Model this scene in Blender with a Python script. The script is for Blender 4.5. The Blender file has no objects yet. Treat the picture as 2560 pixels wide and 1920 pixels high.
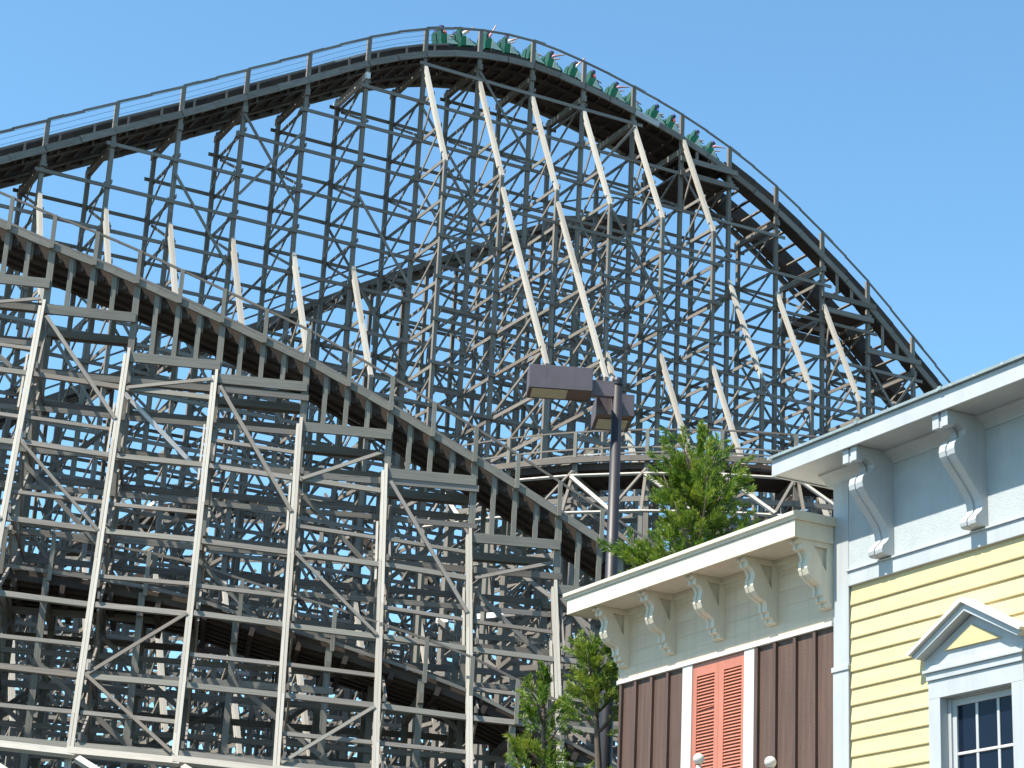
import bpy, bmesh, math, random
import numpy as np
from mathutils import Vector, Matrix, Euler

random.seed(7)
rad = math.radians
scene = bpy.context.scene
COL = scene.collection

# ------------------------------------------------------------------ camera
F_PX, CX, CY = 5190.0, 1280.0, 960.0           # focal length in pixels of a 2560 x 1920 frame
UP = Vector((780.0, -15260.0, F_PX)).normalized()      # world up seen in camera axes (x right, y down, z ahead)
FWD = (Vector((0, 0, 1)) - UP * UP.z).normalized()
RGT = FWD.cross(UP)
EYE = Vector((0, 0, 1.6))


def c2w(v):
    return Vector((RGT.dot(v), FWD.dot(v), UP.dot(v)))


cam_d = bpy.data.cameras.new('camera')
cam = bpy.data.objects.new('camera', cam_d)
COL.objects.link(cam)
cam_d.sensor_fit = 'HORIZONTAL'
cam_d.sensor_width = 36.0
cam_d.lens = 36.0 * F_PX / 2560.0
cam_d.clip_start = 0.1
cam_d.clip_end = 6000.0
_x, _y, _z = c2w(Vector((1, 0, 0))), c2w(Vector((0, -1, 0))), c2w(Vector((0, 0, -1)))
cam.matrix_world = Matrix(((_x.x, _y.x, _z.x, EYE.x), (_x.y, _y.y, _z.y, EYE.y), (_x.z, _y.z, _z.z, EYE.z), (0, 0, 0, 1)))
scene.camera = cam


def project(p):
    d = p - EYE
    c = RGT * d.x + FWD * d.y + UP * d.z           # back to camera axes
    if c.z < 0.1:
        return None
    return (CX + F_PX * c.x / c.z, CY + F_PX * c.y / c.z, c.z)


# ------------------------------------------------------------------ sky, sun, exposure
SUN_AZ, SUN_EL = 243.0, 57.0                    # clockwise from +Y, degrees above horizon
world = bpy.data.worlds.new('World')
scene.world = world
world.use_nodes = True
wn, wl = world.node_tree.nodes, world.node_tree.links
wn.clear()
sky = wn.new('ShaderNodeTexSky')
sky.sky_type = 'NISHITA'
sky.sun_disc = False
sky.sun_elevation = rad(SUN_EL)
sky.sun_rotation = rad(SUN_AZ)
sky.altitude = 200
sky.air_density = 1.0
sky.dust_density = 0.3
sky.ozone_density = 1.5
bg = wn.new('ShaderNodeBackground')
bg.inputs['Strength'].default_value = 0.12
wo = wn.new('ShaderNodeOutputWorld')
tint = wn.new('ShaderNodeMix'); tint.data_type = 'RGBA'; tint.blend_type = 'MULTIPLY'; tint.inputs[0].default_value = 1.0
tint.inputs[7].default_value = (0.70, 0.97, 1.0, 1.0)           # clear, slightly cyan air
wl.new(sky.outputs[0], tint.inputs[6])
wl.new(tint.outputs[2], bg.inputs[0])
wl.new(bg.outputs[0], wo.inputs[0])

sun_d = bpy.data.lights.new('sun', 'SUN')
sun_d.energy = 5.0
sun_d.angle = rad(0.5)
sun_d.color = (1.0, 0.94, 0.84)
sun = bpy.data.objects.new('sun', sun_d)
COL.objects.link(sun)
sdir = Vector((math.sin(rad(SUN_AZ)) * math.cos(rad(SUN_EL)), math.cos(rad(SUN_AZ)) * math.cos(rad(SUN_EL)), math.sin(rad(SUN_EL))))
sun.rotation_euler = sdir.to_track_quat('Z', 'Y').to_euler()
sun.location = (-40, -20, 60)

scene.view_settings.view_transform = 'Standard'
scene.view_settings.look = 'None'
scene.view_settings.exposure = 1.1
scene.view_settings.gamma = 1.0
scene.view_settings.use_curve_mapping = False
scene.render.engine = 'CYCLES'
scene.render.resolution_x = 1024
scene.render.resolution_y = 768


# ------------------------------------------------------------------ materials
def new_mat(name):
    m = bpy.data.materials.new(name)
    m.use_nodes = True
    nt = m.node_tree
    return m, nt, nt.nodes, nt.links, nt.nodes['Principled BSDF']


def piece_random(N, L):
    """a number 0..1 that is constant on one piece of timber, whether it is an object or an island of a joined mesh"""
    oi = N.new('ShaderNodeObjectInfo')
    ge = N.new('ShaderNodeNewGeometry')
    a = N.new('ShaderNodeMath'); a.operation = 'ADD'
    L.new(oi.outputs['Random'], a.inputs[0]); L.new(ge.outputs['Random Per Island'], a.inputs[1])
    f = N.new('ShaderNodeMath'); f.operation = 'FRACT'
    L.new(a.outputs[0], f.inputs[0])
    return f.outputs[0]


def timber_mat(name, cols, grain=0.35, rough=0.8, bare=(0.09, 0.07, 0.055), bare_at=0.62):
    """weathered timber: a colour per piece, lengthwise grain, worn patches of bare wood"""
    m, nt, N, L, b = new_mat(name)
    r = piece_random(N, L)
    ramp = N.new('ShaderNodeValToRGB')
    ramp.color_ramp.interpolation = 'LINEAR'
    els = ramp.color_ramp.elements
    for i, c in enumerate(cols):
        p = i / (len(cols) - 1)
        el = els[0] if i == 0 else (els[1] if i == len(cols) - 1 else els.new(p))
        el.position = p
        el.color = (*c, 1)
    L.new(r, ramp.inputs[0])
    tc = N.new('ShaderNodeTexCoord')
    mp = N.new('ShaderNodeMapping')
    mp.inputs['Scale'].default_value = (5, 5, 2.2)
    add = N.new('ShaderNodeVectorMath'); add.operation = 'ADD'
    mul = N.new('ShaderNodeMath'); mul.operation = 'MULTIPLY'; mul.inputs[1].default_value = 57.0
    L.new(r, mul.inputs[0])
    L.new(tc.outputs['Object'], add.inputs[0]); L.new(mul.outputs[0], add.inputs[1])
    L.new(add.outputs[0], mp.inputs['Vector'])
    ns = N.new('ShaderNodeTexNoise'); ns.inputs['Scale'].default_value = 1.0; ns.inputs['Detail'].default_value = 6
    ns.inputs['Roughness'].default_value = 0.65
    L.new(mp.outputs[0], ns.inputs['Vector'])
    mr = N.new('ShaderNodeMapRange'); mr.inputs['From Min'].default_value = 0.3; mr.inputs['From Max'].default_value = 0.7
    mr.inputs['To Min'].default_value = 1.0 - grain; mr.inputs['To Max'].default_value = 1.0 + grain * 0.5
    L.new(ns.outputs['Fac'], mr.inputs[0])
    mx = N.new('ShaderNodeMix'); mx.data_type = 'RGBA'; mx.blend_type = 'MULTIPLY'; mx.inputs[0].default_value = 1
    L.new(ramp.outputs[0], mx.inputs[6]); L.new(mr.outputs[0], mx.inputs[7])
    ns2 = N.new('ShaderNodeTexNoise'); ns2.inputs['Scale'].default_value = 2.3; ns2.inputs['Detail'].default_value = 8
    L.new(mp.outputs[0], ns2.inputs['Vector'])
    mr2 = N.new('ShaderNodeMapRange'); mr2.inputs['From Min'].default_value = bare_at; mr2.inputs['From Max'].default_value = bare_at + 0.08
    L.new(ns2.outputs['Fac'], mr2.inputs[0])
    mx2 = N.new('ShaderNodeMix'); mx2.data_type = 'RGBA'
    L.new(mr2.outputs[0], mx2.inputs[0]); L.new(mx.outputs[2], mx2.inputs[6]); mx2.inputs[7].default_value = (*bare, 1)
    L.new(mx2.outputs[2], b.inputs['Base Color'])
    b.inputs['Roughness'].default_value = rough
    return m


def paint_mat(name, col, rough=0.55, var=0.08, scale=3.0, stain=None, stain_at=0.62, stretch=(1, 1, 1), bump=0.0, streak=0.0):
    m, nt, N, L, b = new_mat(name)
    tc = N.new('ShaderNodeTexCoord')
    mp = N.new('ShaderNodeMapping'); mp.inputs['Scale'].default_value = stretch
    L.new(tc.outputs['Object'], mp.inputs['Vector'])
    ns = N.new('ShaderNodeTexNoise'); ns.inputs['Scale'].default_value = scale; ns.inputs['Detail'].default_value = 7
    L.new(mp.outputs[0], ns.inputs['Vector'])
    mr = N.new('ShaderNodeMapRange'); mr.inputs['From Min'].default_value = 0.3; mr.inputs['From Max'].default_value = 0.7
    mr.inputs['To Min'].default_value = 1 - var; mr.inputs['To Max'].default_value = 1 + var * 0.6
    L.new(ns.outputs['Fac'], mr.inputs[0])
    rp = piece_random(N, L)
    mrr = N.new('ShaderNodeMapRange'); mrr.inputs['To Min'].default_value = 1 - var * 0.6; mrr.inputs['To Max'].default_value = 1 + var * 0.3
    L.new(rp, mrr.inputs[0])
    mm = N.new('ShaderNodeMath'); mm.operation = 'MULTIPLY'
    L.new(mr.outputs[0], mm.inputs[0]); L.new(mrr.outputs[0], mm.inputs[1])
    mx = N.new('ShaderNodeMix'); mx.data_type = 'RGBA'; mx.blend_type = 'MULTIPLY'; mx.inputs[0].default_value = 1
    mx.inputs[6].default_value = (*col, 1)
    L.new(mm.outputs[0], mx.inputs[7])
    out = mx.outputs[2]
    if stain is not None:
        n2 = N.new('ShaderNodeTexNoise'); n2.inputs['Scale'].default_value = scale * 2.7; n2.inputs['Detail'].default_value = 9
        n2.inputs['Roughness'].default_value = 0.7
        L.new(mp.outputs[0], n2.inputs['Vector'])
        m2 = N.new('ShaderNodeMapRange'); m2.inputs['From Min'].default_value = stain_at; m2.inputs['From Max'].default_value = stain_at + 0.06
        L.new(n2.outputs['Fac'], m2.inputs[0])
        x2 = N.new('ShaderNodeMix'); x2.data_type = 'RGBA'
        L.new(m2.outputs[0], x2.inputs[0]); L.new(out, x2.inputs[6]); x2.inputs[7].default_value = (*stain, 1)
        out = x2.outputs[2]
    if streak > 0:                                   # rain-run dirt: narrow vertical runs
        mp4 = N.new('ShaderNodeMapping'); mp4.inputs['Scale'].default_value = (14, 14, 0.7)
        L.new(tc.outputs['Object'], mp4.inputs['Vector'])
        n4 = N.new('ShaderNodeTexNoise'); n4.inputs['Scale'].default_value = 1.0; n4.inputs['Detail'].default_value = 5
        L.new(mp4.outputs[0], n4.inputs['Vector'])
        m4 = N.new('ShaderNodeMapRange'); m4.inputs['From Min'].default_value = 0.5; m4.inputs['From Max'].default_value = 0.75
        m4.inputs['To Min'].default_value = 1.0; m4.inputs['To Max'].default_value = 1.0 - streak
        L.new(n4.outputs['Fac'], m4.inputs[0])
        x4 = N.new('ShaderNodeMix'); x4.data_type = 'RGBA'; x4.blend_type = 'MULTIPLY'; x4.inputs[0].default_value = 1
        L.new(out, x4.inputs[6]); L.new(m4.outputs[0], x4.inputs[7])
        out = x4.outputs[2]
    L.new(out, b.inputs['Base Color'])
    b.inputs['Roughness'].default_value = rough
    if bump > 0:
        n3 = N.new('ShaderNodeTexNoise'); n3.inputs['Scale'].default_value = 60; n3.inputs['Detail'].default_value = 4
        L.new(tc.outputs['Object'], n3.inputs['Vector'])
        bp = N.new('ShaderNodeBump'); bp.inputs['Strength'].default_value = bump; bp.inputs['Distance'].default_value = 0.01
        L.new(n3.outputs['Fac'], bp.inputs['Height']); L.new(bp.outputs[0], b.inputs['Normal'])
    return m


M = {}
GREY = [(0.18, 0.158, 0.132), (0.285, 0.258, 0.22), (0.20, 0.158, 0.118), (0.365, 0.335, 0.29), (0.23, 0.208, 0.182)]
M['timber'] = timber_mat('grey_painted_timber', GREY)
M['pale'] = timber_mat('sunlit_painted_timber', [(0.35, 0.315, 0.265), (0.42, 0.385, 0.325), (0.32, 0.295, 0.255), (0.46, 0.425, 0.365)], grain=0.2, bare_at=0.66)  # same paint as the grey timber, lightened for sun on leaning members
M['sage'] = timber_mat('sage_grey_timber', [(0.215, 0.20, 0.165), (0.30, 0.28, 0.235), (0.25, 0.235, 0.195), (0.18, 0.168, 0.14)], grain=0.28, bare_at=0.66)
M['brown'] = timber_mat('creosoted_track_timber', [(0.033, 0.021, 0.015), (0.058, 0.034, 0.023), (0.026, 0.019, 0.015), (0.070, 0.046, 0.03)], grain=0.4, bare=(0.13, 0.10, 0.07), bare_at=0.70)
M['tan'] = timber_mat('tan_bare_timber', [(0.18, 0.15, 0.12), (0.22, 0.185, 0.15), (0.15, 0.13, 0.11)], grain=0.3, bare_at=0.7)
m, nt, N, L, b = new_mat('rail_steel'); b.inputs['Base Color'].default_value = (0.12, 0.12, 0.13, 1); b.inputs['Metallic'].default_value = 0.8; b.inputs['Roughness'].default_value = 0.45
M['steel'] = m
m, nt, N, L, b = new_mat('bolt_iron'); b.inputs['Base Color'].default_value = (0.03, 0.028, 0.027, 1); b.inputs['Roughness'].default_value = 0.7
M['bolt'] = m


# ------------------------------------------------------------------ mesh helpers
def tag(o, label=None, cat=None, group=None, kind=None):
    if label: o['label'] = label
    if cat: o['category'] = cat
    if group: o['group'] = group
    if kind: o['kind'] = kind
    return o


def empty(name, loc=(0, 0, 0), rz=0.0):
    o = bpy.data.objects.new(name, None)
    o.empty_display_size = 0.3
    COL.objects.link(o)
    o.location = loc
    o.rotation_euler = (0, 0, rz)
    return o


class MB:
    """collects shapes; build() links them as ONE mesh object"""

    def __init__(self):
        self.v, self.f, self.mi = [], [], []

    def add(self, vs, fs, mi=0):
        k = len(self.v)
        self.v += [tuple(p) for p in vs]
        self.f += [tuple(k + i for i in q) for q in fs]
        self.mi += [mi] * len(fs)
        return self

    def box(self, x0, x1, y0, y1, z0, z1, mi=0):
        vs = [(x0, y0, z0), (x1, y0, z0), (x1, y1, z0), (x0, y1, z0), (x0, y0, z1), (x1, y0, z1), (x1, y1, z1), (x0, y1, z1)]
        return self.add(vs, [(3, 2, 1, 0), (4, 5, 6, 7), (0, 1, 5, 4), (1, 2, 6, 5), (2, 3, 7, 6), (3, 0, 4, 7)], mi)

    def prism(self, prof, axis, a0, a1, mi=0):
        """profile polygon swept along an axis; prof holds the other two coordinates in order"""
        n = len(prof)
        area = sum(prof[i][0] * prof[(i + 1) % n][1] - prof[(i + 1) % n][0] * prof[i][1] for i in range(n))
        if area < 0:
            prof = prof[::-1]

        def P(p, a):
            return {'x': (a, p[0], p[1]), 'y': (p[0], a, p[1]), 'z': (p[0], p[1], a)}[axis]
        vs = [P(p, a0) for p in prof] + [P(p, a1) for p in prof]
        if axis == 'y':
            fs = [tuple(range(n)), tuple(range(2 * n - 1, n - 1, -1))] + [(i, n + i, n + (i + 1) % n, (i + 1) % n) for i in range(n)]
        else:
            fs = [tuple(range(n - 1, -1, -1)), tuple(range(n, 2 * n))] + [(i, (i + 1) % n, n + (i + 1) % n, n + i) for i in range(n)]
        return self.add(vs, fs, mi)

    def bar(self, a, b, w, h, face, mi=0):
        mtx = bar_matrix(Vector(a), Vector(b), w, h, Vector(face))
        return self.add([mtx @ Vector(c) for c in UNIT_V], UNIT_F, mi)

    def tube(self, pts, radii, n=10, mi=0, cap=True):
        pts = [Vector(p) for p in pts]
        rings = []
        for i, p in enumerate(pts):
            d = (pts[min(i + 1, len(pts) - 1)] - pts[max(i - 1, 0)]).normalized()
            u = d.orthogonal().normalized() if abs(d.z) < 0.99 else Vector((1, 0, 0))
            if i and abs(d.z) < 0.99:
                u = (pu - d * pu.dot(d)).normalized()
            pu = u
            w = d.cross(u)
            rings.append([p + (u * math.cos(2 * math.pi * k / n) + w * math.sin(2 * math.pi * k / n)) * radii[i] for k in range(n)])
        vs = [q for r in rings for q in r]
        fs = []
        for i in range(len(pts) - 1):
            for k in range(n):
                fs.append((i * n + k, i * n + (k + 1) % n, (i + 1) * n + (k + 1) % n, (i + 1) * n + k))
        if cap:
            fs.append(tuple(range(n - 1, -1, -1)))
            fs.append(tuple(range((len(pts) - 1) * n, len(pts) * n)))
        return self.add(vs, fs, mi)

    def mesh(self, name, mats, smooth=False):
        me = bpy.data.meshes.new(name)
        me.from_pydata(self.v, [], self.f)
        for mm_ in (mats if isinstance(mats, (list, tuple)) else [mats]):
            me.materials.append(mm_)
        if any(self.mi):
            me.polygons.foreach_set('material_index', self.mi)
        if smooth:
            me.polygons.foreach_set('use_smooth', [True] * len(me.polygons))
        me.update()
        return me

    def build(self, name, mats, parent=None, smooth=False):
        return link(name, self.mesh(name, mats, smooth), parent)


def link(name, me, parent=None, mtx=None):
    o = bpy.data.objects.new(name, me)
    COL.objects.link(o)
    if parent is not None:
        o.parent = parent
    if mtx is not None:
        o.matrix_basis = mtx
    return o


UNIT_V = [(-.5, -.5, -.5), (.5, -.5, -.5), (.5, .5, -.5), (-.5, .5, -.5), (-.5, -.5, .5), (.5, -.5, .5), (.5, .5, .5), (-.5, .5, .5)]
UNIT_F = [(3, 2, 1, 0), (4, 5, 6, 7), (0, 1, 5, 4), (1, 2, 6, 5), (2, 3, 7, 6), (3, 0, 4, 7)]


def bar_matrix(a, b, w, h, face):
    d = b - a
    ln = d.length
    z = d / ln
    y = face - z * face.dot(z)
    if y.length < 1e-5:
        y = z.orthogonal()
    y.normalize()
    x = y.cross(z)
    c = (a + b) / 2
    return Matrix(((x.x * w, y.x * h, z.x * ln, c.x), (x.y * w, y.y * h, z.y * ln, c.y), (x.z * w, y.z * h, z.z * ln, c.z), (0, 0, 0, 1)))


_unit = {}


def unit_mesh(mat):
    if mat not in _unit:
        me = bpy.data.meshes.new('timber_' + mat)
        me.from_pydata(UNIT_V, [], UNIT_F)
        me.materials.append(M[mat])
        _unit[mat] = me
    return _unit[mat]


class Frame:
    """a timber structure: one thing, its members are parts; past 300 of a kind the small ones are joined"""

    def __init__(self, name, label, loc, rz, cap=300):
        self.e = empty(name, loc, rz)
        tag(self.e, label, 'roller coaster', kind='thing')
        self.mw = Matrix.Translation(Vector(loc)) @ Matrix.Rotation(rz, 4, 'Z')
        self.rec = {}
        self.cap = cap

    def bar(self, kind, a, b, w, h, face=(0, 1, 0), mat='timber', jit=0.012):
        a, b = Vector(a), Vector(b)
        if (b - a).length < 0.05:
            return
        if mat == 'timber':
            q = random.random()
            mat = 'tan' if q < 0.06 else ('sage' if q < 0.12 else mat)
        if jit:
            j = lambda: Vector((random.uniform(-jit, jit), random.uniform(-jit, jit) * 0.5, random.uniform(-jit, jit)))
            a, b = a + j(), b + j()
        self.rec.setdefault(kind, []).append((a, b, w, h, Vector(face), mat))

    def finish(self):
        for kind, rs in self.rec.items():
            def score(r):
                a, b = self.mw @ r[0], self.mw @ r[1]
                s, ps = 0, []
                for t in (0.0, 0.25, 0.5, 0.75, 1.0):
                    p = project(a.lerp(b, t))
                    ps.append(p)
                    if p and 0 < p[0] < 2560 and 0 < p[1] < 1920:
                        s += 1
                if not s or not ps[0] or not ps[-1]:
                    return 0
                ln = math.hypot(ps[0][0] - ps[-1][0], ps[0][1] - ps[-1][1])
                return s / 5 * ln * max(r[2], r[3]) * F_PX / ps[2][2]
            if len(rs) > self.cap:
                rs = sorted(rs, key=score, reverse=True)
            for (a, b, w, h, f, mat) in rs[:self.cap]:
                link(kind, unit_mesh(mat), self.e, bar_matrix(a, b, w, h, f))
            rest = rs[self.cap:]
            if rest:
                mats = sorted({r[5] for r in rest})
                mb = MB()
                for (a, b, w, h, f, mat) in rest:
                    mb.bar(a, b, w, h, f, mats.index(mat))
                o = mb.build(kind + '_remainder', [M[q] for q in mats], self.e)
                o['kind'] = 'stuff'


def spline(tab):
    """smooth interpolation through (x, y) pairs, straight beyond the ends"""
    X = [p[0] for p in tab]; Y = [p[1] for p in tab]
    T = []
    for i in range(len(X)):
        i0, i1 = max(i - 1, 0), min(i + 1, len(X) - 1)
        T.append((Y[i1] - Y[i0]) / (X[i1] - X[i0]))

    def f(x):
        if x <= X[0]: return Y[0] + T[0] * (x - X[0])
        if x >= X[-1]: return Y[-1] + T[-1] * (x - X[-1])
        i = max(k for k in range(len(X) - 1) if X[k] <= x)
        h = X[i + 1] - X[i]; t = (x - X[i]) / h
        return (2 * t ** 3 - 3 * t ** 2 + 1) * Y[i] + (t ** 3 - 2 * t ** 2 + t) * h * T[i] + (-2 * t ** 3 + 3 * t ** 2) * Y[i + 1] + (t ** 3 - t ** 2) * h * T[i + 1]
    return f


# ------------------------------------------------------------------ ground
mgr, nt, N, L, b = new_mat('ground_asphalt')
ns = N.new('ShaderNodeTexNoise'); ns.inputs['Scale'].default_value = 0.4; ns.inputs['Detail'].default_value = 10
cr = N.new('ShaderNodeValToRGB'); cr.color_ramp.elements[0].color = (0.04, 0.04, 0.037, 1); cr.color_ramp.elements[1].color = (0.075, 0.075, 0.065, 1)
tcg = N.new('ShaderNodeTexCoord'); L.new(tcg.outputs['Object'], ns.inputs['Vector'])
L.new(ns.outputs['Fac'], cr.inputs[0]); L.new(cr.outputs[0], b.inputs['Base Color']); b.inputs['Roughness'].default_value = 0.9
g = MB().add([(-1500, -1500, 0), (1500, -1500, 0), (1500, 1500, 0), (-1500, 1500, 0)], [(0, 1, 2, 3)]).build('ground', mgr)
tag(g, 'dark asphalt ground under the coaster and buildings', kind='structure')

# ================================================================== THE TALL HILL
S = 2.77
HILL = Frame('coaster_hill', 'tall grey timber coaster hill whose crest carries the green train', (-4.735, 85.0, 0), rad(27))
zrail = spline([(-16.46, 38.37), (-13.66, 39.95), (-10.94, 41.45), (-8.22, 43.02), (-5.5, 44.58), (-2.74, 46.17), (0.0, 47.42), (2.78, 48.17), (5.59, 48.4), (8.3, 48.1), (11.1, 47.54), (13.88, 46.81), (16.66, 45.77), (19.48, 44.36), (22.28, 42.55), (25.04, 40.56), (27.82, 38.17)])
W = 3.3                                          # distance of the two post lines


def zdeck(s):
    return zrail(s) - 1.2


LV = 1.92
levels = [39.82 + LV * j for j in range(-14, 5)]


def build_hill():
    H = HILL
    K0, K1 = -9, 13
    near, up = (0, -1, 0), (0, 0, 1)
    # outriggers on the near side: bent -> list of (y start, z start, y end, z end)
    outr = {}
    for k in range(-9, 0):
        outr[k] = [(0, 35.0, -3.0, 29.2), (-3.0, 19.6, -6.6, 12.6)]
    for k in range(0, 6):
        outr[k] = [(0, 45.5, -3.0, 39.65)]
    outr[0].append((-3.0, 19.6, -6.6, 12.6))
    outr[1].append((-3.0, 39.0, -8.0, 29.4)); outr[2].append((-3.0, 39.0, -8.0, 29.4))
    outr[3].append((-3.0, 32.5, -6.0, 26.6))
    for k in (4, 5):
        outr[k].append((-3.0, 33.0, -6.6, 26.0))
    for k in range(6, 9):
        outr[k] = [(0, 38.8, -3.0, 33.0), (-3.0, 29.0, -6.0, 23.0)]
    for k in range(9, 14):
        outr[k] = [(0, 33.0, -3.0, 27.2)]
    outer_top = {}                                # y plane -> bent -> top of the upright there
    for k, segs in outr.items():
        for (y0, z0, y1, z1) in segs:
            outer_top.setdefault(y1, {})[k] = z1
    for k in range(K0, K1 + 1):
        s = k * S
        zd, zr_ = zdeck(s), zrail(s)
        # main posts in lengths, spliced
        for (y, ztop) in ((0.0, zr_), (W, zd - 0.5)):
            z = ztop
            first = True
            while z > 0.01:
                z2 = max(0.0, z - (zr_ - 35.5 if first and y == 0 and zr_ > 37 else random.uniform(5.0, 7.5)))
                if z2 < 2: z2 = 0.0
                ww = 0.15 if (first and y == 0 and False) else 0.18
                H.bar('post', (s, y, z), (s, y, z2), ww, 0.18, near, jit=0.006)
                if z2 > 8 and not first:
                    sx = random.choice((-0.14, 0.14))
                    H.bar('splice_block', (s + sx, y, z2 - 0.9), (s + sx, y, z2 + 0.9), 0.07, 0.2, near)
                z = z2; first = False
        # outriggers and outer uprights
        for (y0, z0, y1, z1) in outr.get(k, []):
            a, b_ = Vector((s + 0.02, y0 - 0.1, z0)), Vector((s + 0.02, y1 - 0.02, z1 - 0.1))
            nrm = Vector((0, -(z0 - z1), -(y1 - y0) * -1)).normalized()
            nrm = Vector((0, -abs(z0 - z1), abs(y1 - y0))).normalized()
            mid = a.lerp(b_, random.uniform(0.4, 0.6))
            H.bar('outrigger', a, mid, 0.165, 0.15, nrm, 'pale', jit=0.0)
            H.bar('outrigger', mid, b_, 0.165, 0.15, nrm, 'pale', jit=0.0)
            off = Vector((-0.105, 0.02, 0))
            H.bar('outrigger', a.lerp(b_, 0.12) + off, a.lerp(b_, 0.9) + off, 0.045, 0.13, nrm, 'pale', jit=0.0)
            # upright below, until the next outrigger starts
            H.bar('outer_post', (s, y1, z1), (s, y1, 0.0), 0.165, 0.165, near, jit=0.006)
            # struts between the line behind and the outrigger
            for zl in levels:
                if z1 < zl - 0.1 < z0 - 0.6:
                    t = (z0 - zl) / (z0 - z1)
                    yb = y0 + (y1 - y0) * t
                    H.bar('cross_beam', (s + 0.13, y0 + 0.1, zl + 0.1), (s + 0.13, yb - 0.1, zl + 0.1), 0.05, 0.155, up, jit=0.02)
                    H.bar('cross_brace', (s + 0.17, y0, zl + 0.1 - LV * 0.9), (s + 0.17, yb, zl + 0.1), 0.05, 0.115, up, jit=0.03)
            for zl in levels:
                if 9 < zl < z1 - 0.2:
                    H.bar('cross_beam', (s + 0.13, y0 + 0.1, zl + 0.1), (s + 0.13, y1 - 0.12, zl + 0.1), 0.05, 0.155, up, jit=0.02)
                    H.bar('cross_brace', (s + 0.17, y0, zl - LV + 0.1), (s + 0.17, y1, zl + 0.05), 0.05, 0.115, up, jit=0.03)
        # cross beams and bracing inside the bent
        for j, zl in enumerate(levels):
            if 9 < zl < zd - 0.9:
                H.bar('cross_beam', (s + 0.13, -0.15, zl + 0.28), (s + 0.13, W + 0.15, zl + 0.28), 0.05, 0.155, up, jit=0.02)
                H.bar('cross_brace', (s - 0.14, W, zl - LV + 0.3), (s - 0.14, 0, min(zl + 0.2, zd - 0.6)), 0.05, 0.115, up, jit=0.04)
                if j % 2 == 0:
                    H.bar('cross_brace', (s + 0.19, 0, zl - LV + 0.3), (s + 0.19, W, min(zl + 0.2, zd - 0.6)), 0.05, 0.115, up, jit=0.04)
        zt = min(zd - 0.75, 99)
        H.bar('cap_beam', (s, -0.2, zt), (s, W + 0.25, zt), 0.2, 0.3, up, jit=0.0)
    # longitudinal ledgers
    def ledger_line(y, tops, dz, size=(0.06, 0.155)):
        for zl in levels:
            if zl < 9: continue
            run = [k for k in range(K0, K1 + 1) if tops(k) > zl + dz + 0.15]
            if len(run) < 2: continue
            # split into contiguous ranges
            groups, cur = [], [run[0]]
            for k in run[1:]:
                if k == cur[-1] + 1: cur.append(k)
                else: groups.append(cur); cur = [k]
            groups.append(cur)
            for gk in groups:
                if len(gk) < 2: continue
                a = gk[0] * S - 0.3
                end = gk[-1] * S + 0.3
                while a < end - 0.2:
                    b_ = min(end, a + S * random.choice((2, 3, 3, 4)))
                    if end - b_ < S * 0.8: b_ = end
                    H.bar('ledger', (a, y, zl + dz), (b_ + 0.15, y, zl + dz), size[1], size[0], near, jit=0.015)
                    a = b_
    ledger_line(-0.15, lambda k: zdeck(k * S) - 0.35, 0.0)
    ledger_line(W + 0.15, lambda k: zdeck(k * S) - 0.35, 0.42)
    for y1, tops in outer_top.items():
        ledger_line(y1 - 0.14, lambda k: tops.get(k, -1), 0.1)
    # ledgers where the track is too close to pass: a sloping head board right under the deck
    # longitudinal diagonals on the near and far lines
    for (y, y_off) in ((0.0, -0.21), (W, 0.21)):
        for k in range(K0, K1):
            top = min(zdeck(k * S), zdeck((k + 1) * S)) - 0.7
            z = top - (0.3 if k % 2 else 2.2)
            n = 0
            while z > 10:
                z2 = z - LV * 1.95
                sel = (k + n) % 4
                if y == 0.0:
                    if sel in (0, 1):
                        H.bar('brace', (k * S, y + y_off, z), ((k + 1) * S, y + y_off, z2), 0.12, 0.05, near, jit=0.04)
                    if sel in (1, 3) and k % 3 == 0:
                        H.bar('brace', (k * S, y + y_off - 0.06, z2), ((k + 1) * S, y + y_off - 0.06, z), 0.12, 0.05, near, jit=0.04)
                else:
                    if sel == 2:
                        H.bar('brace', (k * S, y + y_off, z2), ((k + 1) * S, y + y_off, z), 0.12, 0.05, near, jit=0.04)
                    if sel == 0 and k % 2:
                        H.bar('brace', (k * S, y + y_off, z), ((k + 1) * S, y + y_off, z2), 0.12, 0.05, near, jit=0.04)
                z = z2 - random.choice((0.0, LV))
                n += 1
    # outer plane diagonals
    for y1, tops in outer_top.items():
        for k in sorted(tops):
            if k + 1 in tops:
                z = min(tops[k], tops[k + 1]) - 0.4
                n = 0
                while z > 10:
                    if (k + n) % 3 == 0:
                        H.bar('brace', (k * S, y1 - 0.2, z), ((k + 1) * S, y1 - 0.2, z - LV * 2), 0.12, 0.05, near, jit=0.04)
                    z -= LV * 2; n += 1
    # track, deck and rails in half bays
    K = [(k + h) * S / 1.0 for k in range(K0, K1) for h in (0, 0.5)] + [K1 * S]
    for a, b_ in zip(K[:-1], K[1:]):
        za, zb = zdeck(a), zdeck(b_)
        ra, rb = zrail(a), zrail(b_)
        up_s = Vector((-(zb - za), 0, b_ - a)).normalized()
        open_drop = a > 5.9 * S
        H.bar('handrail', (a - 0.03, -0.08, ra), (b_ + 0.03, -0.08, rb), 0.05, 0.10, up_s, 'timber', jit=0.0)
        H.bar('stringer', (a - 0.02, -0.16, za - 0.14), (b_ + 0.02, -0.16, zb - 0.14), 0.09, 0.3, up_s, jit=0.0)
        H.bar('stringer', (a - 0.02, W + 0.16, za - 0.14), (b_ + 0.02, W + 0.16, zb - 0.14), 0.09, 0.3, up_s, jit=0.0)
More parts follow.
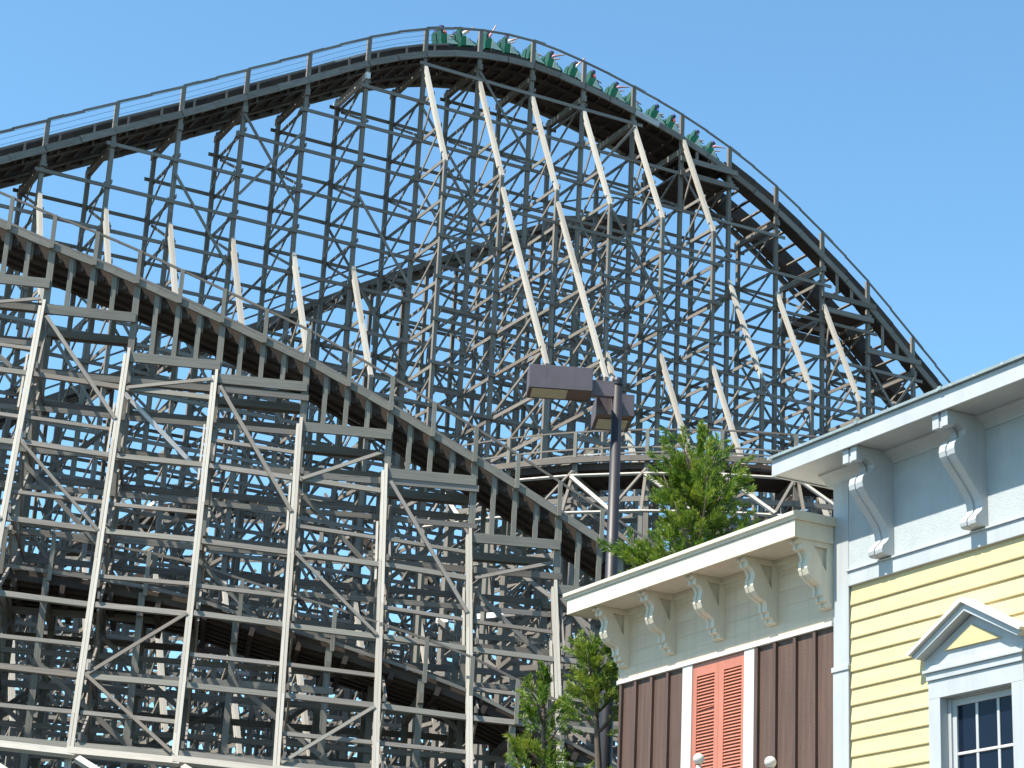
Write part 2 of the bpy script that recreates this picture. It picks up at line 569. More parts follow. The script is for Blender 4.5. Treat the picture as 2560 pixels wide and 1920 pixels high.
        for y in ((0.35, 2.75) if open_drop else (0.85, 2.45)):
            H.bar('track_beam', (a - 0.02, y, za + 0.22), (b_ + 0.02, y, zb + 0.22), 0.55 if open_drop else 0.34, 0.82, up_s, 'brown', jit=0.0)
            H.bar('steel_rail', (a - 0.02, y + (0.1 if y < 1 else -0.1), za + 0.645), (b_ + 0.02, y + (0.1 if y < 1 else -0.1), zb + 0.645), 0.1, 0.03, up_s, 'steel', jit=0.0)
        if open_drop:
            nt_ = 2
        else:
            for y in (0.03, 0.32, 0.55, 1.25, 1.53, 1.81, 2.09, 2.77, 3.05, 3.3):
                H.bar('deck_board', (a - 0.01, y, za - 0.05), (b_ + 0.01, y, zb - 0.05), 0.262, 0.045, up_s, 'brown', jit=0.004)
            nt_ = 2
        for i in range(nt_):
            t = (i + 0.5) / nt_
            s = a + (b_ - a) * t
            z = za + (zb - za) * t - (0.02 if open_drop else 0.13)
            H.bar('tie', (s, -0.1, z), (s, W + 0.1, z), 0.11 if open_drop else 0.14, 0.14 if open_drop else 0.12, up_s, 'tan' if open_drop and i else 'brown', jit=0.0)
        # low guard rail on the lift side
        if a < 0.5 * S:
            H.bar('guard_rail', (a, 0.5, za + 0.62), (b_, 0.5, zb + 0.62), 0.06, 0.09, up_s, jit=0.0)
            H.bar('guard_post', (a + S * 0.25, 0.5, za + 0.05), (a + S * 0.25, 0.5, (za + zb) / 2 + 0.62), 0.08, 0.08, near, jit=0.0)
            for q in (0.28, 0.5, 0.72, 0.92):
                H.bar('cable', (a, -0.08, za + 1.2 * q), (b_, -0.08, zb + 1.2 * q), 0.012, 0.012, up_s, 'steel', jit=0.0)
        else:
            pass
        # far handrail
        H.bar('handrail', (a - 0.03, W + 0.1, ra - 0.1), (b_ + 0.03, W + 0.1, rb - 0.1), 0.05, 0.08, up_s, jit=0.0)
    for k in range(K0, K1 + 1):
        H.bar('handrail_post', (k * S, W + 0.14, zdeck(k * S) - 0.3), (k * S, W + 0.14, zrail(k * S) - 0.1), 0.1, 0.1, near, jit=0.0)
        # splice plates on the rail top
        if k % 2 == 0:
            H.bar('rail_splice', (k * S - 0.05, -0.08, zrail(k * S - 0.05) + 0.06), (k * S + 0.6, -0.08, zrail(k * S + 0.6) + 0.06), 0.05, 0.05, (0, 0, 1), jit=0.0)
    # stepped level beams under the steep drop
    for k in (5, 8, 9, 12):
        zb = zdeck((k + 1) * S) - 0.15
        for y in (-0.2, W + 0.2):
            H.bar('step_beam', (k * S - 0.15, y, zb), ((k + 1) * S + 0.35, y, zb), 0.26, 0.1, near, jit=0.0)
            if k in (5, 8):
                H.bar('step_beam', (k * S - 0.15, y, zb - 0.75), ((k + 1) * S + 0.2, y, zb - 0.75), 0.26, 0.1, near, jit=0.0)
        if k in (5, 8):
            for i in range(6):
                yy = 0.25 + i * 0.56
                H.bar('landing_board', (k * S, yy, zb - 0.64), ((k + 1) * S, yy, zb - 0.64), 0.5, 0.05, up, 'brown', jit=0.0)
        for t in (0.3, 0.62):
            s = (k + t) * S
            H.bar('stud', (s, -0.1, zb), (s, -0.1, zdeck(s) - 0.2), 0.12, 0.1, near, jit=0.0)
    H.finish()


build_hill()


# ================================================================== LOWER HILL BEHIND IT
def build_inner():
    H = Frame('inner_coaster_hill', 'lower dark coaster hill rising behind the tall hill, seen through its timbers', (-4.735, 85.0, 0), rad(27), cap=220)
    near, up = (0, -1, 0), (0, 0, 1)
    zt = spline([(-24, 22.5), (-14, 28.3), (-3.65, 34.4), (0.31, 36.85), (5, 39.5), (9.4, 42.0), (13.4, 43.6), (16.5, 43.4), (20, 41.0), (25, 36.0), (30, 29.5)])
    Y0, Y1 = 6.3, 8.9
    for k in range(-9, 6):
        s = k * S + 0.9
        z = zt(s)
        for y in (Y0, Y1):
            H.bar('post', (s, y, z), (s, y, 0), 0.17, 0.17, near, jit=0.006)
        for j, zl in enumerate(levels):
            zl = zl + 0.75
            if 9 < zl < z - 0.6:
                H.bar('cross_beam', (s + 0.13, Y0 - 0.1, zl), (s + 0.13, Y1 + 0.1, zl), 0.05, 0.15, up, jit=0.03)
                H.bar('cross_brace', (s - 0.13, Y1 if j % 2 else Y0, zl - LV), (s - 0.13, Y0 if j % 2 else Y1, zl), 0.05, 0.11, up, jit=0.04)
                if k < 5 and zt(s + S) - 0.6 > zl:
                    for y in (Y0 - 0.14, Y1 + 0.14):
                        H.bar('ledger', (s - 0.2, y, zl - 0.2), (s + S + 0.2, y, zl - 0.2), 0.15, 0.06, near, jit=0.02)
                    if (j + k) % 3 == 0:
                        H.bar('brace', (s, Y0 - 0.2, zl - LV), (s + S, Y0 - 0.2, zl), 0.12, 0.05, near, jit=0.04)
                    if (j + 2 * k) % 5 == 0:
                        H.bar('brace', (s, Y1 + 0.2, zl), (s + S, Y1 + 0.2, zl - 2 * LV), 0.12, 0.05, near, jit=0.04)
    a = -9 * S
    while a < 5.4 * S:
        b_ = a + S / 2
        up_s = Vector((-(zt(b_) - zt(a)), 0, b_ - a)).normalized()
        for y in (Y0 - 0.15, Y1 + 0.15):
            H.bar('stringer', (a, y, zt(a)), (b_, y, zt(b_)), 0.09, 0.28, up_s, jit=0.0)
            H.bar('handrail', (a, y, zt(a) + 1.05), (b_, y, zt(b_) + 1.05), 0.06, 0.08, up_s, jit=0.0)
        for y in (6.9, 7.6, 8.3):
            H.bar('track_beam', (a, y, zt(a) - 0.1), (b_, y, zt(b_) - 0.1), 0.5, 0.3, up_s, 'brown', jit=0.0)
        H.bar('tie', ((a + b_) / 2, Y0 - 0.2, zt((a + b_) / 2) - 0.2), ((a + b_) / 2, Y1 + 0.2, zt((a + b_) / 2) - 0.2), 0.14, 0.2, up_s, 'brown', jit=0.0)
        a = b_
    H.finish()


build_inner()


# ================================================================== RETURN TRACK FAR BEHIND
def build_far():
    H = Frame('far_coaster_track', 'dark return track of the coaster far behind the tall hill, glimpsed low through its timbers', (-12.0, 103.0, 0), rad(-9), cap=150)
    near, up = (0, -1, 0), (0, 0, 1)
    zt = spline([(-22, 20.0), (-12, 26.5), (-4, 29.5), (4, 28.0), (12, 24.0), (20, 25.5), (28, 31.0), (36, 33.0), (44, 28.0)])
    YS = (0.0, 2.4, 6.0, 8.3)
    for k in range(-8, 15):
        s = k * S
        for y in YS:
            z = zt(s + y * 0.8) - (0 if y < 3 else 2.5)
            H.bar('post', (s, y, z), (s, y, 0), 0.2, 0.2, near, jit=0.01)
            zl = 10.0 + (y * 0.31) % 1.1
            j = 0
            while zl < z - 0.5:
                H.bar('ledger', (s - 0.2, y - 0.14, zl), (s + S + 0.2, y - 0.14, zl), 0.19, 0.07, near, jit=0.03)
                if (j * 3 + k + int(y)) % 3 == 0:
                    H.bar('brace', (s, y - 0.2, zl), (s + S, y - 0.2, zl + 3.2), 0.15, 0.06, near, jit=0.05)
                if (j + k + int(y)) % 4 == 1:
                    H.bar('brace', (s, y - 0.2, zl + 3.6), (s + S, y - 0.2, zl), 0.15, 0.06, near, jit=0.05)
                if y in (0.0, 6.0):
                    H.bar('cross_beam', (s + 0.13, y - 0.1, zl + 0.3), (s + 0.13, y + 2.5, zl + 0.3), 0.06, 0.18, up, jit=0.03)
                    H.bar('cross_brace', (s - 0.13, y + 2.4, zl - 1.6), (s - 0.13, y, zl + 0.4), 0.06, 0.14, up, jit=0.04)
                zl += 2.05; j += 1
        for y, dz in ((0.0, 0.0), (6.0, -2.5)):
            za, zb = zt(s + y * 0.8) + dz, zt(s + S + y * 0.8) + dz
            up_s = Vector((-(zb - za), 0, S)).normalized()
            for q in range(4):
                H.bar('track_beam', (s, y + 0.3 + 0.6 * q, za), (s + S, y + 0.3 + 0.6 * q, zb), 0.57, 0.35, up_s, 'brown', jit=0.0)
            H.bar('handrail', (s, y - 0.1, za + 1.1), (s + S, y - 0.1, zb + 1.1), 0.06, 0.08, up_s, jit=0.0)
    H.finish()


build_far()


# ================================================================== THE NEAR DROP (lower left)
def build_front():
    H = Frame('coaster_drop', 'near coaster track sloping down to the right on studs, with pale leaning posts', (-9.327, 62.0, 0), rad(8))
    near, up = (0, -1, 0), (0, 0, 1)
    zs = spline([(-7.23, 26.84), (-5.56, 26.27), (-4.19, 25.85), (-2.78, 25.37), (-1.4, 24.86), (0.03, 24.33), (1.4, 23.8), (2.78, 23.27), (4.1, 22.65), (5.59, 21.93), (6.98, 21.2), (8.36, 20.5), (9.55, 19.86), (12.68, 18.1)])
    WF = 2.1
    B = 0.42
    K0, K1 = -5, 6
    capz = {-5: 25.9, -4: 25.55, -3: 25.05, -2: 24.2, -1: 22.88, 0: 22.45, 1: 21.13, 2: 19.87, 3: 18.03, 4: 16.6, 5: 15.2}
    lv = [23.6, 21.5, 19.0, 16.4, 14.0, 11.8, 9.75, 7.6, 5.2]

    def cap_of(k):
        return min(capz.get(k - 1, 99), capz.get(k, 99))

    def yb(k, z):                                   # leaning post: y at height z
        return -0.22 - B * (cap_of(k) - 0.15 - z)
    for k in range(K0, K1 + 1):
        s = k * S
        zc = cap_of(k)
        H.bar('post', (s + 0.05, 0, zs(s) - 0.2), (s + 0.05, 0, 13), 0.2, 0.2, near, 'sage', jit=0.004)
        H.bar('post', (s + 0.05, 0, 13), (s + 0.05, 0, 0), 0.2, 0.2, near, 'sage', jit=0.004)
        H.bar('post', (s + 0.05, WF, zc + 0.1), (s + 0.05, WF, 12), 0.2, 0.2, near, 'sage', jit=0.004)
        H.bar('post', (s + 0.05, WF, 12), (s + 0.05, WF, 0), 0.2, 0.2, near, 'sage', jit=0.004)
        # leaning pale posts: two planks side by side with staggered joints
        nrm = Vector((0, -1, B)).normalized()
        for off, wd, st in ((-0.05, 0.085, 0.0), (0.045, 0.09, 1.7)):
            z = zc - 0.15 + (0.25 if off > 0 else 0)
            nxt = z - 3.2 - st
            while z > 0:
                z2 = max(0, nxt)
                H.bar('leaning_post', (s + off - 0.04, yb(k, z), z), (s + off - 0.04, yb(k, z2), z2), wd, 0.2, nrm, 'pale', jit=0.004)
                z = z2; nxt = z - random.uniform(4.0, 5.2)
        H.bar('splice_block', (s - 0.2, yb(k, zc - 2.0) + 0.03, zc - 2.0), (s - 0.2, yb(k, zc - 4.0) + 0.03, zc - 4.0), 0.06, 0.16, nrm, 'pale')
        # ties between the leaning post and the uprights
        for j, z in enumerate(lv):
            if z < zc - 0.9:
                H.bar('cross_beam', (s + 0.15, yb(k, z) - 0.1, z + 0.25), (s + 0.15, WF + 0.2, z + 0.25), 0.07, 0.2, up, jit=0.02)
                H.bar('cross_brace', (s - 0.12, 0, z + 0.3), (s - 0.12, WF, lv[j - 1] if j and lv[j - 1] < zc else z + 2), 0.06, 0.16, up, jit=0.03)
                if yb(k, z) < -1.2:
                    H.bar('cross_brace', (s + 0.2, yb(k, z), z + 0.2), (s + 0.2, 0, z + 2.3), 0.06, 0.16, up, jit=0.03)
                    H.bar('cross_brace', (s + 0.2, 0, z + 0.2), (s + 0.2, yb(k, z + 2.1), z + 2.1), 0.06, 0.16, up, jit=0.03)
    rows = []
    for k in range(K0, K1):
        s0, s1 = k * S, (k + 1) * S
        zc = capz[k]
        # level cap beams carrying the studs
        H.bar('cap_beam', (s0 - 0.02, -0.16, zc - 0.16), (s1 + 0.1, -0.16, zc - 0.16), 0.31, 0.11, near, 'sage', jit=0.0)
        H.bar('cap_beam', (s0 - 0.02, WF + 0.16, zc - 0.16), (s1 + 0.1, WF + 0.16, zc - 0.16), 0.31, 0.11, near, 'sage', jit=0.0)
        H.bar('cap_beam', (s0 - 0.02, WF - 0.16, zc - 0.2), (s1 + 0.1, WF - 0.16, zc - 0.2), 0.24, 0.08, near, 'sage', jit=0.0)
        for t in (0.25, 0.5, 0.75):
            s = s0 + S * t
            zt = zs(s) - 0.12
            if zt > zc + 0.1:
                H.bar('stud', (s, -0.03, zc - 0.1), (s, -0.03, zt), 0.15, 0.12, near, 'sage', jit=0.003)
                H.bar('stud', (s, WF, zc - 0.1), (s, WF, zt), 0.15, 0.12, near, 'sage', jit=0.003)
                H.bar('short_stud', (s + 0.1, 0.06, zt - 0.65), (s + 0.1, 0.06, zt), 0.08, 0.09, near, 'sage', jit=0.0)
            H.bar('bolt', (s - 0.05, -0.225, zc - 0.09), (s - 0.05, -0.225, zc - 0.055), 0.035, 0.02, near, 'bolt', jit=0.0)
            H.bar('bolt', (s - 0.02, -0.225, zc - 0.26), (s - 0.02, -0.225, zc - 0.225), 0.035, 0.02, near, 'bolt', jit=0.0)
        # horizontal ledgers on the leaning plane and on the upright lines
        for j, z in enumerate(lv):
            if z < zc - 0.8:
                nrm = Vector((0, -1, B)).normalized()
                y0, y1 = yb(k, z) - 0.12, yb(k + 1, z) - 0.12
                if z < min(cap_of(k), cap_of(k + 1)) - 0.6:
                    H.bar('ledger', (s0 + 0.06, (y0 + 0.08), z), (s1 - 0.1, (y1 + 0.08), z), 0.18, 0.07, nrm, random.choice(('sage', 'sage', 'timber')), jit=0.02)
                H.bar('ledger', (s0 - 0.2, -0.15, z + 0.45), (s1 + 0.2, -0.15, z + 0.45), 0.2, 0.08, near, 'timber', jit=0.02)
                H.bar('ledger', (s0 - 0.2, -0.15, z - 0.75), (s1 + 0.2, -0.15, z - 0.75), 0.16, 0.07, near, 'timber', jit=0.03)
                H.bar('ledger', (s0 - 0.2, WF + 0.15, z + 0.15), (s1 + 0.2, WF + 0.15, z + 0.15), 0.2, 0.08, near, 'timber', jit=0.02)
                if z < min(cap_of(k), cap_of(k + 1)) - 1.6 and (j * 2 + k) % 3:
                    zz = z + 0.95
                    H.bar('ledger', (s0 + 0.06, yb(k, zz) + 0.06, zz), (s1 - 0.1, yb(k + 1, zz) + 0.06, zz), 0.13, 0.06, nrm, 'timber', jit=0.03)
                if (j + k) % 2:
                    H.bar('ledger', (s0 - 0.2, WF - 0.15, z + 1.2), (s1 + 0.2, WF - 0.15, z + 1.2), 0.18, 0.08, near, 'timber', jit=0.02)
                # zigzag diagonals
                if j + 1 < len(lv):
                    z2 = lv[j + 1]
                    ztop = z if z < min(cap_of(k), cap_of(k + 1)) - 0.6 else None
                    if ztop:
                        if (k + j) % 2 == 0 and (k * 5 + j * 3) % 7 in (0, 3):
                            H.bar('brace', (s0 + 0.1, yb(k, z) - 0.13, z), (s1 - 0.1, yb(k + 1, z2) - 0.13, z2), 0.10, 0.045, nrm, random.choice(('timber', 'timber', 'tan')), jit=0.04)
                        elif (k * 3 + j) % 7 == 1:
                            H.bar('brace', (s0 + 0.1, yb(k, z2) - 0.13, z2), (s1 - 0.1, yb(k + 1, z) - 0.13, z), 0.10, 0.045, nrm, random.choice(('timber', 'timber', 'tan')), jit=0.04)
                    if (k + 2 * j) % 3 == 0:
                        H.bar('brace', (s0, WF + 0.22, z2), (s1, WF + 0.22, z), 0.15, 0.06, near, 'timber', jit=0.03)
                    if (k + j) % 3 == 0:
                        H.bar('brace', (s0, -0.2, z), (s1, -0.2, z2), 0.14, 0.06, near, 'timber', jit=0.03)
        # top diagonal right under the cap
        nrm = Vector((0, -1, B)).normalized()
        zlo = max([z for z in lv if z < zc - 1.2])
        if k % 2 == 0:
            H.bar('brace', (s0 + 0.15, yb(k, zc - 0.5) - 0.12, zc - 0.5), (s1 - 0.1, yb(k + 1, zlo - 1.2) - 0.12, zlo - 1.2), 0.12, 0.05, nrm, 'timber', jit=0.0)
        else:
            H.bar('brace', (s0 + 0.15, yb(k, zlo) - 0.12, zlo), (s1 - 0.1, yb(k + 1, zc - 0.7) - 0.12, zc - 0.7), 0.12, 0.05, nrm, 'timber', jit=0.0)
    # big pale foot rail and kickers at the bottom left
    for k in range(K0, 2):
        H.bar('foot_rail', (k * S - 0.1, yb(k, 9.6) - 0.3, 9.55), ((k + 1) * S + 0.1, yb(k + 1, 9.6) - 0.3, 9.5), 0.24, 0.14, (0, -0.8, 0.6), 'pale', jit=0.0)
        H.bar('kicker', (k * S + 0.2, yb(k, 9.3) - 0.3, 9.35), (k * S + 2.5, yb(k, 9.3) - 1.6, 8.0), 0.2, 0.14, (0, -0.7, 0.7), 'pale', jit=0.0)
    # track in quarter bays
    n = (K1 - K0) * 4
    xs = [K0 * S + i * S / 4 for i in range(n + 1)]
    for a, b_ in zip(xs[:-1], xs[1:]):
        za, zb = zs(a), zs(b_)
        up_s = Vector((-(zb - za), 0, b_ - a)).normalized()
        for y, mt in ((-0.16, 'sage'), (WF + 0.16, 'sage')):
            H.bar('stringer', (a - 0.01, y, za - 0.11), (b_ + 0.01, y, zb - 0.11), 0.1, 0.2, up_s, mt, jit=0.0)
            H.bar('handrail', (a - 0.01, y, za + 0.93), (b_ + 0.01, y, zb + 0.93), 0.05, 0.075, up_s, 'tan' if y < 0 else 'timber', jit=0.0)
        for i, y in enumerate((0.2, 0.5, 0.95, 1.25, 1.6, 1.9)):
            H.bar('track_beam', (a - 0.01, y, za - 0.32 - 0.1 * (i % 2)), (b_ + 0.01, y, zb - 0.32 - 0.1 * (i % 2)), 0.26, 0.4, up_s, 'brown', jit=0.0)
        m_ = (a + b_) / 2
        H.bar('tie', (m_, -0.1, zs(m_) - 0.44), (m_, WF + 0.15, zs(m_) - 0.44), 0.1, 0.14, up_s, 'brown', jit=0.0)
        for y in (0.5, 1.6):
            H.bar('steel_rail', (a - 0.01, y, za - 0.06), (b_ + 0.01, y, zb - 0.06), 0.09, 0.03, up_s, 'steel', jit=0.0)
    for i in range((K1 - K0) * 2 + 1):
        s = K0 * S + i * S / 2 + 0.02
        H.bar('handrail_post', (s, -0.24, zs(s) - 0.2), (s, -0.24, zs(s) + 0.94), 0.13, 0.1, near, 'sage', jit=0.004)
        H.bar('handrail_post', (s, WF + 0.22, zs(s) - 0.2), (s, WF + 0.22, zs(s) + 0.94), 0.1, 0.08, near, 'sage', jit=0.004)
    H.finish()


build_front()


# ================================================================== LOW DARK TRACK BEHIND THE NEAR DROP
def build_low():
    H = Frame('low_coaster_track', 'low dark coaster track crossing behind the pale leaning posts, lower left', (-9.327, 62.0, 0), rad(8), cap=200)
    near, up = (0, -1, 0), (0, 0, 1)
    zl = spline([(-14, 15.8), (-5.4, 15.26), (-2.6, 15.08), (-0.2, 14.8), (1.85, 14.27), (4.37, 13.72), (6.43, 13.18), (7.84, 12.8), (9.81, 12.0), (14, 10.2)])
    Y0, Y1 = -2.35, 1.7
    a = -5 * S
    while a < 5.5 * S:
        b_ = a + S / 2
        za, zb = zl(a), zl(b_)
        up_s = Vector((-(zb - za), 0, b_ - a)).normalized()
        for y in (Y0 - 0.1, Y1 + 0.1):
            H.bar('stringer', (a, y, za - 0.02), (b_, y, zb - 0.02), 0.1, 0.1, up_s, jit=0.0)
            H.bar('handrail', (a, y - 0.06, za + 1.0), (b_, y - 0.06, zb + 1.0), 0.05, 0.07, up_s, 'tan', jit=0.0)
        for i in range(13):
            y = Y0 + 0.15 + i * 0.31
            H.bar('track_beam', (a, y, za - 0.22 - 0.06 * (i % 2)), (b_, y, zb - 0.22 - 0.06 * (i % 2)), 0.295, 0.3, up_s, 'brown', jit=0.0)
        H.bar('tie', (a + 0.4, Y0 - 0.2, za - 0.52), (a + 0.4, Y1 + 0.2, za - 0.52), 0.15, 0.25, up_s, 'brown', jit=0.0)
        H.bar('handrail_post', (a, Y0 - 0.2, za - 0.3), (a, Y0 - 0.2, za + 1.02), 0.12, 0.1, near, 'sage', jit=0.0)
        a = b_
    for k in range(-5, 6):
        s = k * S + 1.3
        for y in (Y0, Y1):
            H.bar('post', (s, y, zl(s) - 0.2), (s, y, 0), 0.19, 0.19, near, 'sage', jit=0.004)
        H.bar('cap_beam', (s, Y0 - 0.3, zl(s) - 0.78), (s, Y1 + 0.3, zl(s) - 0.78), 0.15, 0.3, up, 'tan', jit=0.0)
        for j, z in enumerate((14.6, 12.5, 10.4, 8.3, 6.2)):
            if z < zl(s) - 1.4:
                H.bar('cross_beam', (s + 0.12, Y0 - 0.2, z), (s + 0.12, Y1 + 0.2, z), 0.07, 0.2, up, jit=0.02)
                H.bar('cross_brace', (s - 0.12, Y0, z - 1.9), (s - 0.12, Y1, z), 0.06, 0.15, up, jit=0.03)
                H.bar('ledger', (s - 0.2, Y0 - 0.15, z - 0.2), (s + S + 0.2, Y0 - 0.15, z - 0.2), 0.2, 0.08, near, jit=0.02)
                if (j + k) % 2:
                    H.bar('brace', (s, Y0 - 0.2, z), (s + S, Y0 - 0.2, z - 2.1), 0.15, 0.06, near, jit=0.03)
                else:
                    H.bar('brace', (s, Y1 + 0.2, z - 2.1), (s + S, Y1 + 0.2, z), 0.15, 0.06, near, jit=0.03)
    H.finish()


build_low()


# ================================================================== THE LEVEL TURN (centre right)
def build_turn():
    H = Frame('coaster_turn', 'level curved coaster track with a handrail and pale truss, behind the street lamp', (8.8, 91.0, 0), 0.0, cap=250)
    up = (0, 0, 1)
    R, Ri, Z = 17.05, 14.3, 24.2
    dphi = S / R

    def P(r, phi, z):
        return Vector((r * math.sin(phi), -r * math.cos(phi), z))

    def nr(phi):
        return Vector((math.sin(phi), -math.cos(phi), 0))
    ph0 = -0.70
    n = 9
    for i in range(n + 1):
        p = ph0 + i * dphi
        for r in (R, Ri):
            H.bar('post', P(r, p, Z - 0.1), P(r, p, 0), 0.2, 0.2, nr(p), jit=0.004)
        H.bar('post', P(R + 0.1, p, Z - 0.1), P(R + 0.1, p, Z + 1.1), 0.13, 0.11, nr(p), 'sage', jit=0.0)
        H.bar('cap_beam', P(R + 0.4, p, Z - 0.75), P(Ri - 0.3, p, Z - 0.75), 0.18, 0.3, up, jit=0.0)
        for j, z in enumerate((21.0, 18.9, 16.8, 14.7, 12.6, 10.5)):
            H.bar('cross_beam', P(R + 0.2, p, z) + Vector((0.13, 0, 0)), P(Ri - 0.2, p, z) + Vector((0.13, 0, 0)), 0.07, 0.2, up, jit=0.02)
            H.bar('cross_brace', P(R, p, z) - Vector((0.13, 0, 0)), P(Ri, p, z + 2.0), 0.06, 0.15, up, jit=0.02)
        # leaning pale legs in front
        ez = 21.75
        nrm = (nr(p) + Vector((0, 0, 0.5))).normalized()
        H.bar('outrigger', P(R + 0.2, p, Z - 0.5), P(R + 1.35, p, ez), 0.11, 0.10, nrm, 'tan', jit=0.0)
        H.bar('outer_post', P(R + 1.35, p, ez), P(R + 1.35, p, 0), 0.17, 0.17, nr(p), 'sage', jit=0.004)
    for i in range(n):
        p0, p1 = ph0 + i * dphi, ph0 + (i + 1) * dphi
        pm = (p0 + p1) / 2
        nn = nr(pm)
        tilt = (nn + Vector((0, 0, 0.9))).normalized()
        # truss between two chords on the leaning plane
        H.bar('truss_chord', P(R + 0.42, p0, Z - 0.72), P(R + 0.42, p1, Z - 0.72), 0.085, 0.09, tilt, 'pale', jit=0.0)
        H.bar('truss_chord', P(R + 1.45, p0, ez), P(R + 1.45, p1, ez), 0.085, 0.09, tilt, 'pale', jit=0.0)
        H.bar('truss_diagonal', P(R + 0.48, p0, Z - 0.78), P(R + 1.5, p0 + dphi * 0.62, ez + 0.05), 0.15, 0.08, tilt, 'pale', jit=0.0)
        H.bar('truss_diagonal', P(R + 1.42, p0 + dphi * 0.62, ez + 0.05), P(R + 0.3, p1, Z - 0.5), 0.10, 0.08, tilt, 'tan', jit=0.0)
        for q in range(4):
            a, b_ = p0 + (p1 - p0) * q / 4, p0 + (p1 - p0) * (q + 1) / 4
            e = 0.004
            H.bar('handrail', P(R + 0.12, a - e, Z + 1.08), P(R + 0.12, b_ + e, Z + 1.08), 0.06, 0.05, nn, 'tan', jit=0.0)
            H.bar('midrail', P(R + 0.05, a - e, Z + 0.42), P(R + 0.05, b_ + e, Z + 0.42), 0.06, 0.05, nn, 'timber', jit=0.0)
            H.bar('stringer', P(R + 0.22, a - e, Z - 0.05), P(R + 0.22, b_ + e, Z - 0.05), 0.22, 0.1, nn, 'tan', jit=0.0)
            H.bar('handrail', P(Ri, a - e, Z + 1.08), P(Ri, b_ + e, Z + 1.08), 0.06, 0.05, nn, 'timber', jit=0.0)
            for r in (R - 0.1, R - 0.4, R - 0.75, R - 1.1, R - 1.45, R - 1.8, R - 2.15, R - 2.5):
                H.bar('track_beam', P(r, a - e, Z - 0.3), P(r, b_ + e, Z - 0.3), 0.33, 0.26, up, 'brown', jit=0.0)
        for r in (R + 0.15, Ri - 0.15):
            for j, z in enumerate((22.6, 20.5, 18.4, 16.3, 14.2, 12.1, 10.0)):
                H.bar('ledger', P(r, p0 - 0.01, z), P(r, p1 + 0.01, z), 0.2, 0.08, nn, jit=0.02)
                if (i + j) % 2 == 0:
                    H.bar('brace', P(r + 0.07, p0, z), P(r + 0.07, p1, z - 2.1), 0.15, 0.06, nn, jit=0.03)
                elif (i + j) % 3 == 0:
                    H.bar('brace', P(r + 0.07, p0, z - 2.1), P(r + 0.07, p1, z), 0.15, 0.06, nn, jit=0.03)
    H.finish()


build_turn()


# ================================================================== BUILDINGS ON THE RIGHT
FAC = (3.965, 23.0, 0.0)                        # foot of the corner where the two facades meet
FRZ = rad(-63)                                  # local x runs along the facade, -y points out of it
M['blue'] = paint_mat('pale_blue_paint', (0.39, 0.41, 0.415), 0.5, 0.08, 2.0, stain=(0.31, 0.325, 0.31), stain_at=0.66, stretch=(1.5, 1.5, 0.6), streak=0.09)
M['blue_rough'] = paint_mat('pale_blue_stucco', (0.36, 0.39, 0.395), 0.8, 0.06, 5.0, bump=0.6, streak=0.05)
M['drip'] = paint_mat('grey_green_metal_edge', (0.24, 0.29, 0.29), 0.4, 0.15, 4.0, stain=(0.42, 0.45, 0.45), stain_at=0.6)
M['yellow'] = paint_mat('butter_yellow_clapboard_paint', (0.59, 0.47, 0.235), 0.55, 0.09, 1.6, stain=(0.37, 0.28, 0.13), stain_at=0.635, stretch=(0.5, 4, 9), streak=0.07)
M['cream'] = paint_mat('cream_paint', (0.59, 0.535, 0.42), 0.5, 0.09, 2.0, stain=(0.36, 0.28, 0.16), stain_at=0.655, streak=0.10)
M['cream_wall'] = paint_mat('cream_board_paint', (0.60, 0.49, 0.355), 0.6, 0.07, 3.0, stretch=(0.4, 1, 5), streak=0.10)
M['white'] = paint_mat('warm_white_paint', (0.56, 0.53, 0.49), 0.5, 0.06, 2.0, streak=0.12)
M['brownwall'] = paint_mat('brown_board_paint', (0.088, 0.050, 0.036), 0.7, 0.25, 2.5, stain=(0.055, 0.028, 0.022), stain_at=0.60, stretch=(7, 3, 0.5), bump=0.35)
M['coral'] = paint_mat('coral_shutter_paint', (0.44, 0.155, 0.10), 0.5, 0.12, 2.0, streak=0.12)
M['roofing'] = paint_mat('grey_roof_felt', (0.18, 0.18, 0.18), 0.9, 0.15, 3.0)
m, nt, N, L, b = new_mat('dark_window_glass')
b.inputs['Base Color'].default_value = (0.006, 0.010, 0.022, 1); b.inputs['Roughness'].default_value = 0.06; b.inputs['IOR'].default_value = 1.5; b.inputs['Specular IOR Level'].default_value = 0.16
nsg = N.new('ShaderNodeTexNoise'); nsg.inputs['Scale'].default_value = 90; nsg.inputs['Detail'].default_value = 3
mrg = N.new('ShaderNodeMapRange'); mrg.inputs['From Min'].default_value = 0.66; mrg.inputs['From Max'].default_value = 0.74; mrg.inputs['To Min'].default_value = 0.05; mrg.inputs['To Max'].default_value = 0.5
tcx = N.new('ShaderNodeTexCoord'); L.new(tcx.outputs['Object'], nsg.inputs['Vector']); L.new(nsg.outputs['Fac'], mrg.inputs[0]); L.new(mrg.outputs[0], b.inputs['Roughness'])
M['glass'] = m


def holed_prism(mb, outer, hole, x0, x1):
    """(y, z) polygon with a hole, swept along x"""
    from mathutils.geometry import tessellate_polygon
    po = [Vector((p[0], p[1], 0)) for p in outer]; ph = [Vector((p[0], p[1], 0)) for p in hole]
    tris = tessellate_polygon([po, ph])
    al = outer + hole
    n = len(al)
    vs = [(x0, *p) for p in al] + [(x1, *p) for p in al]
    fs = [tuple(t) for t in tris] + [tuple(n + i for i in t[::-1]) for t in tris]
    no = len(outer)
    fs += [(i, (i + 1) % no, n + (i + 1) % no, n + i) for i in range(no)]
    nh = len(hole)
    fs += [(no + i, no + (i + 1) % nh, n + no + (i + 1) % nh, n + no + i) for i in range(nh)]
    k = len(mb.v)
    mb.add(vs, fs)


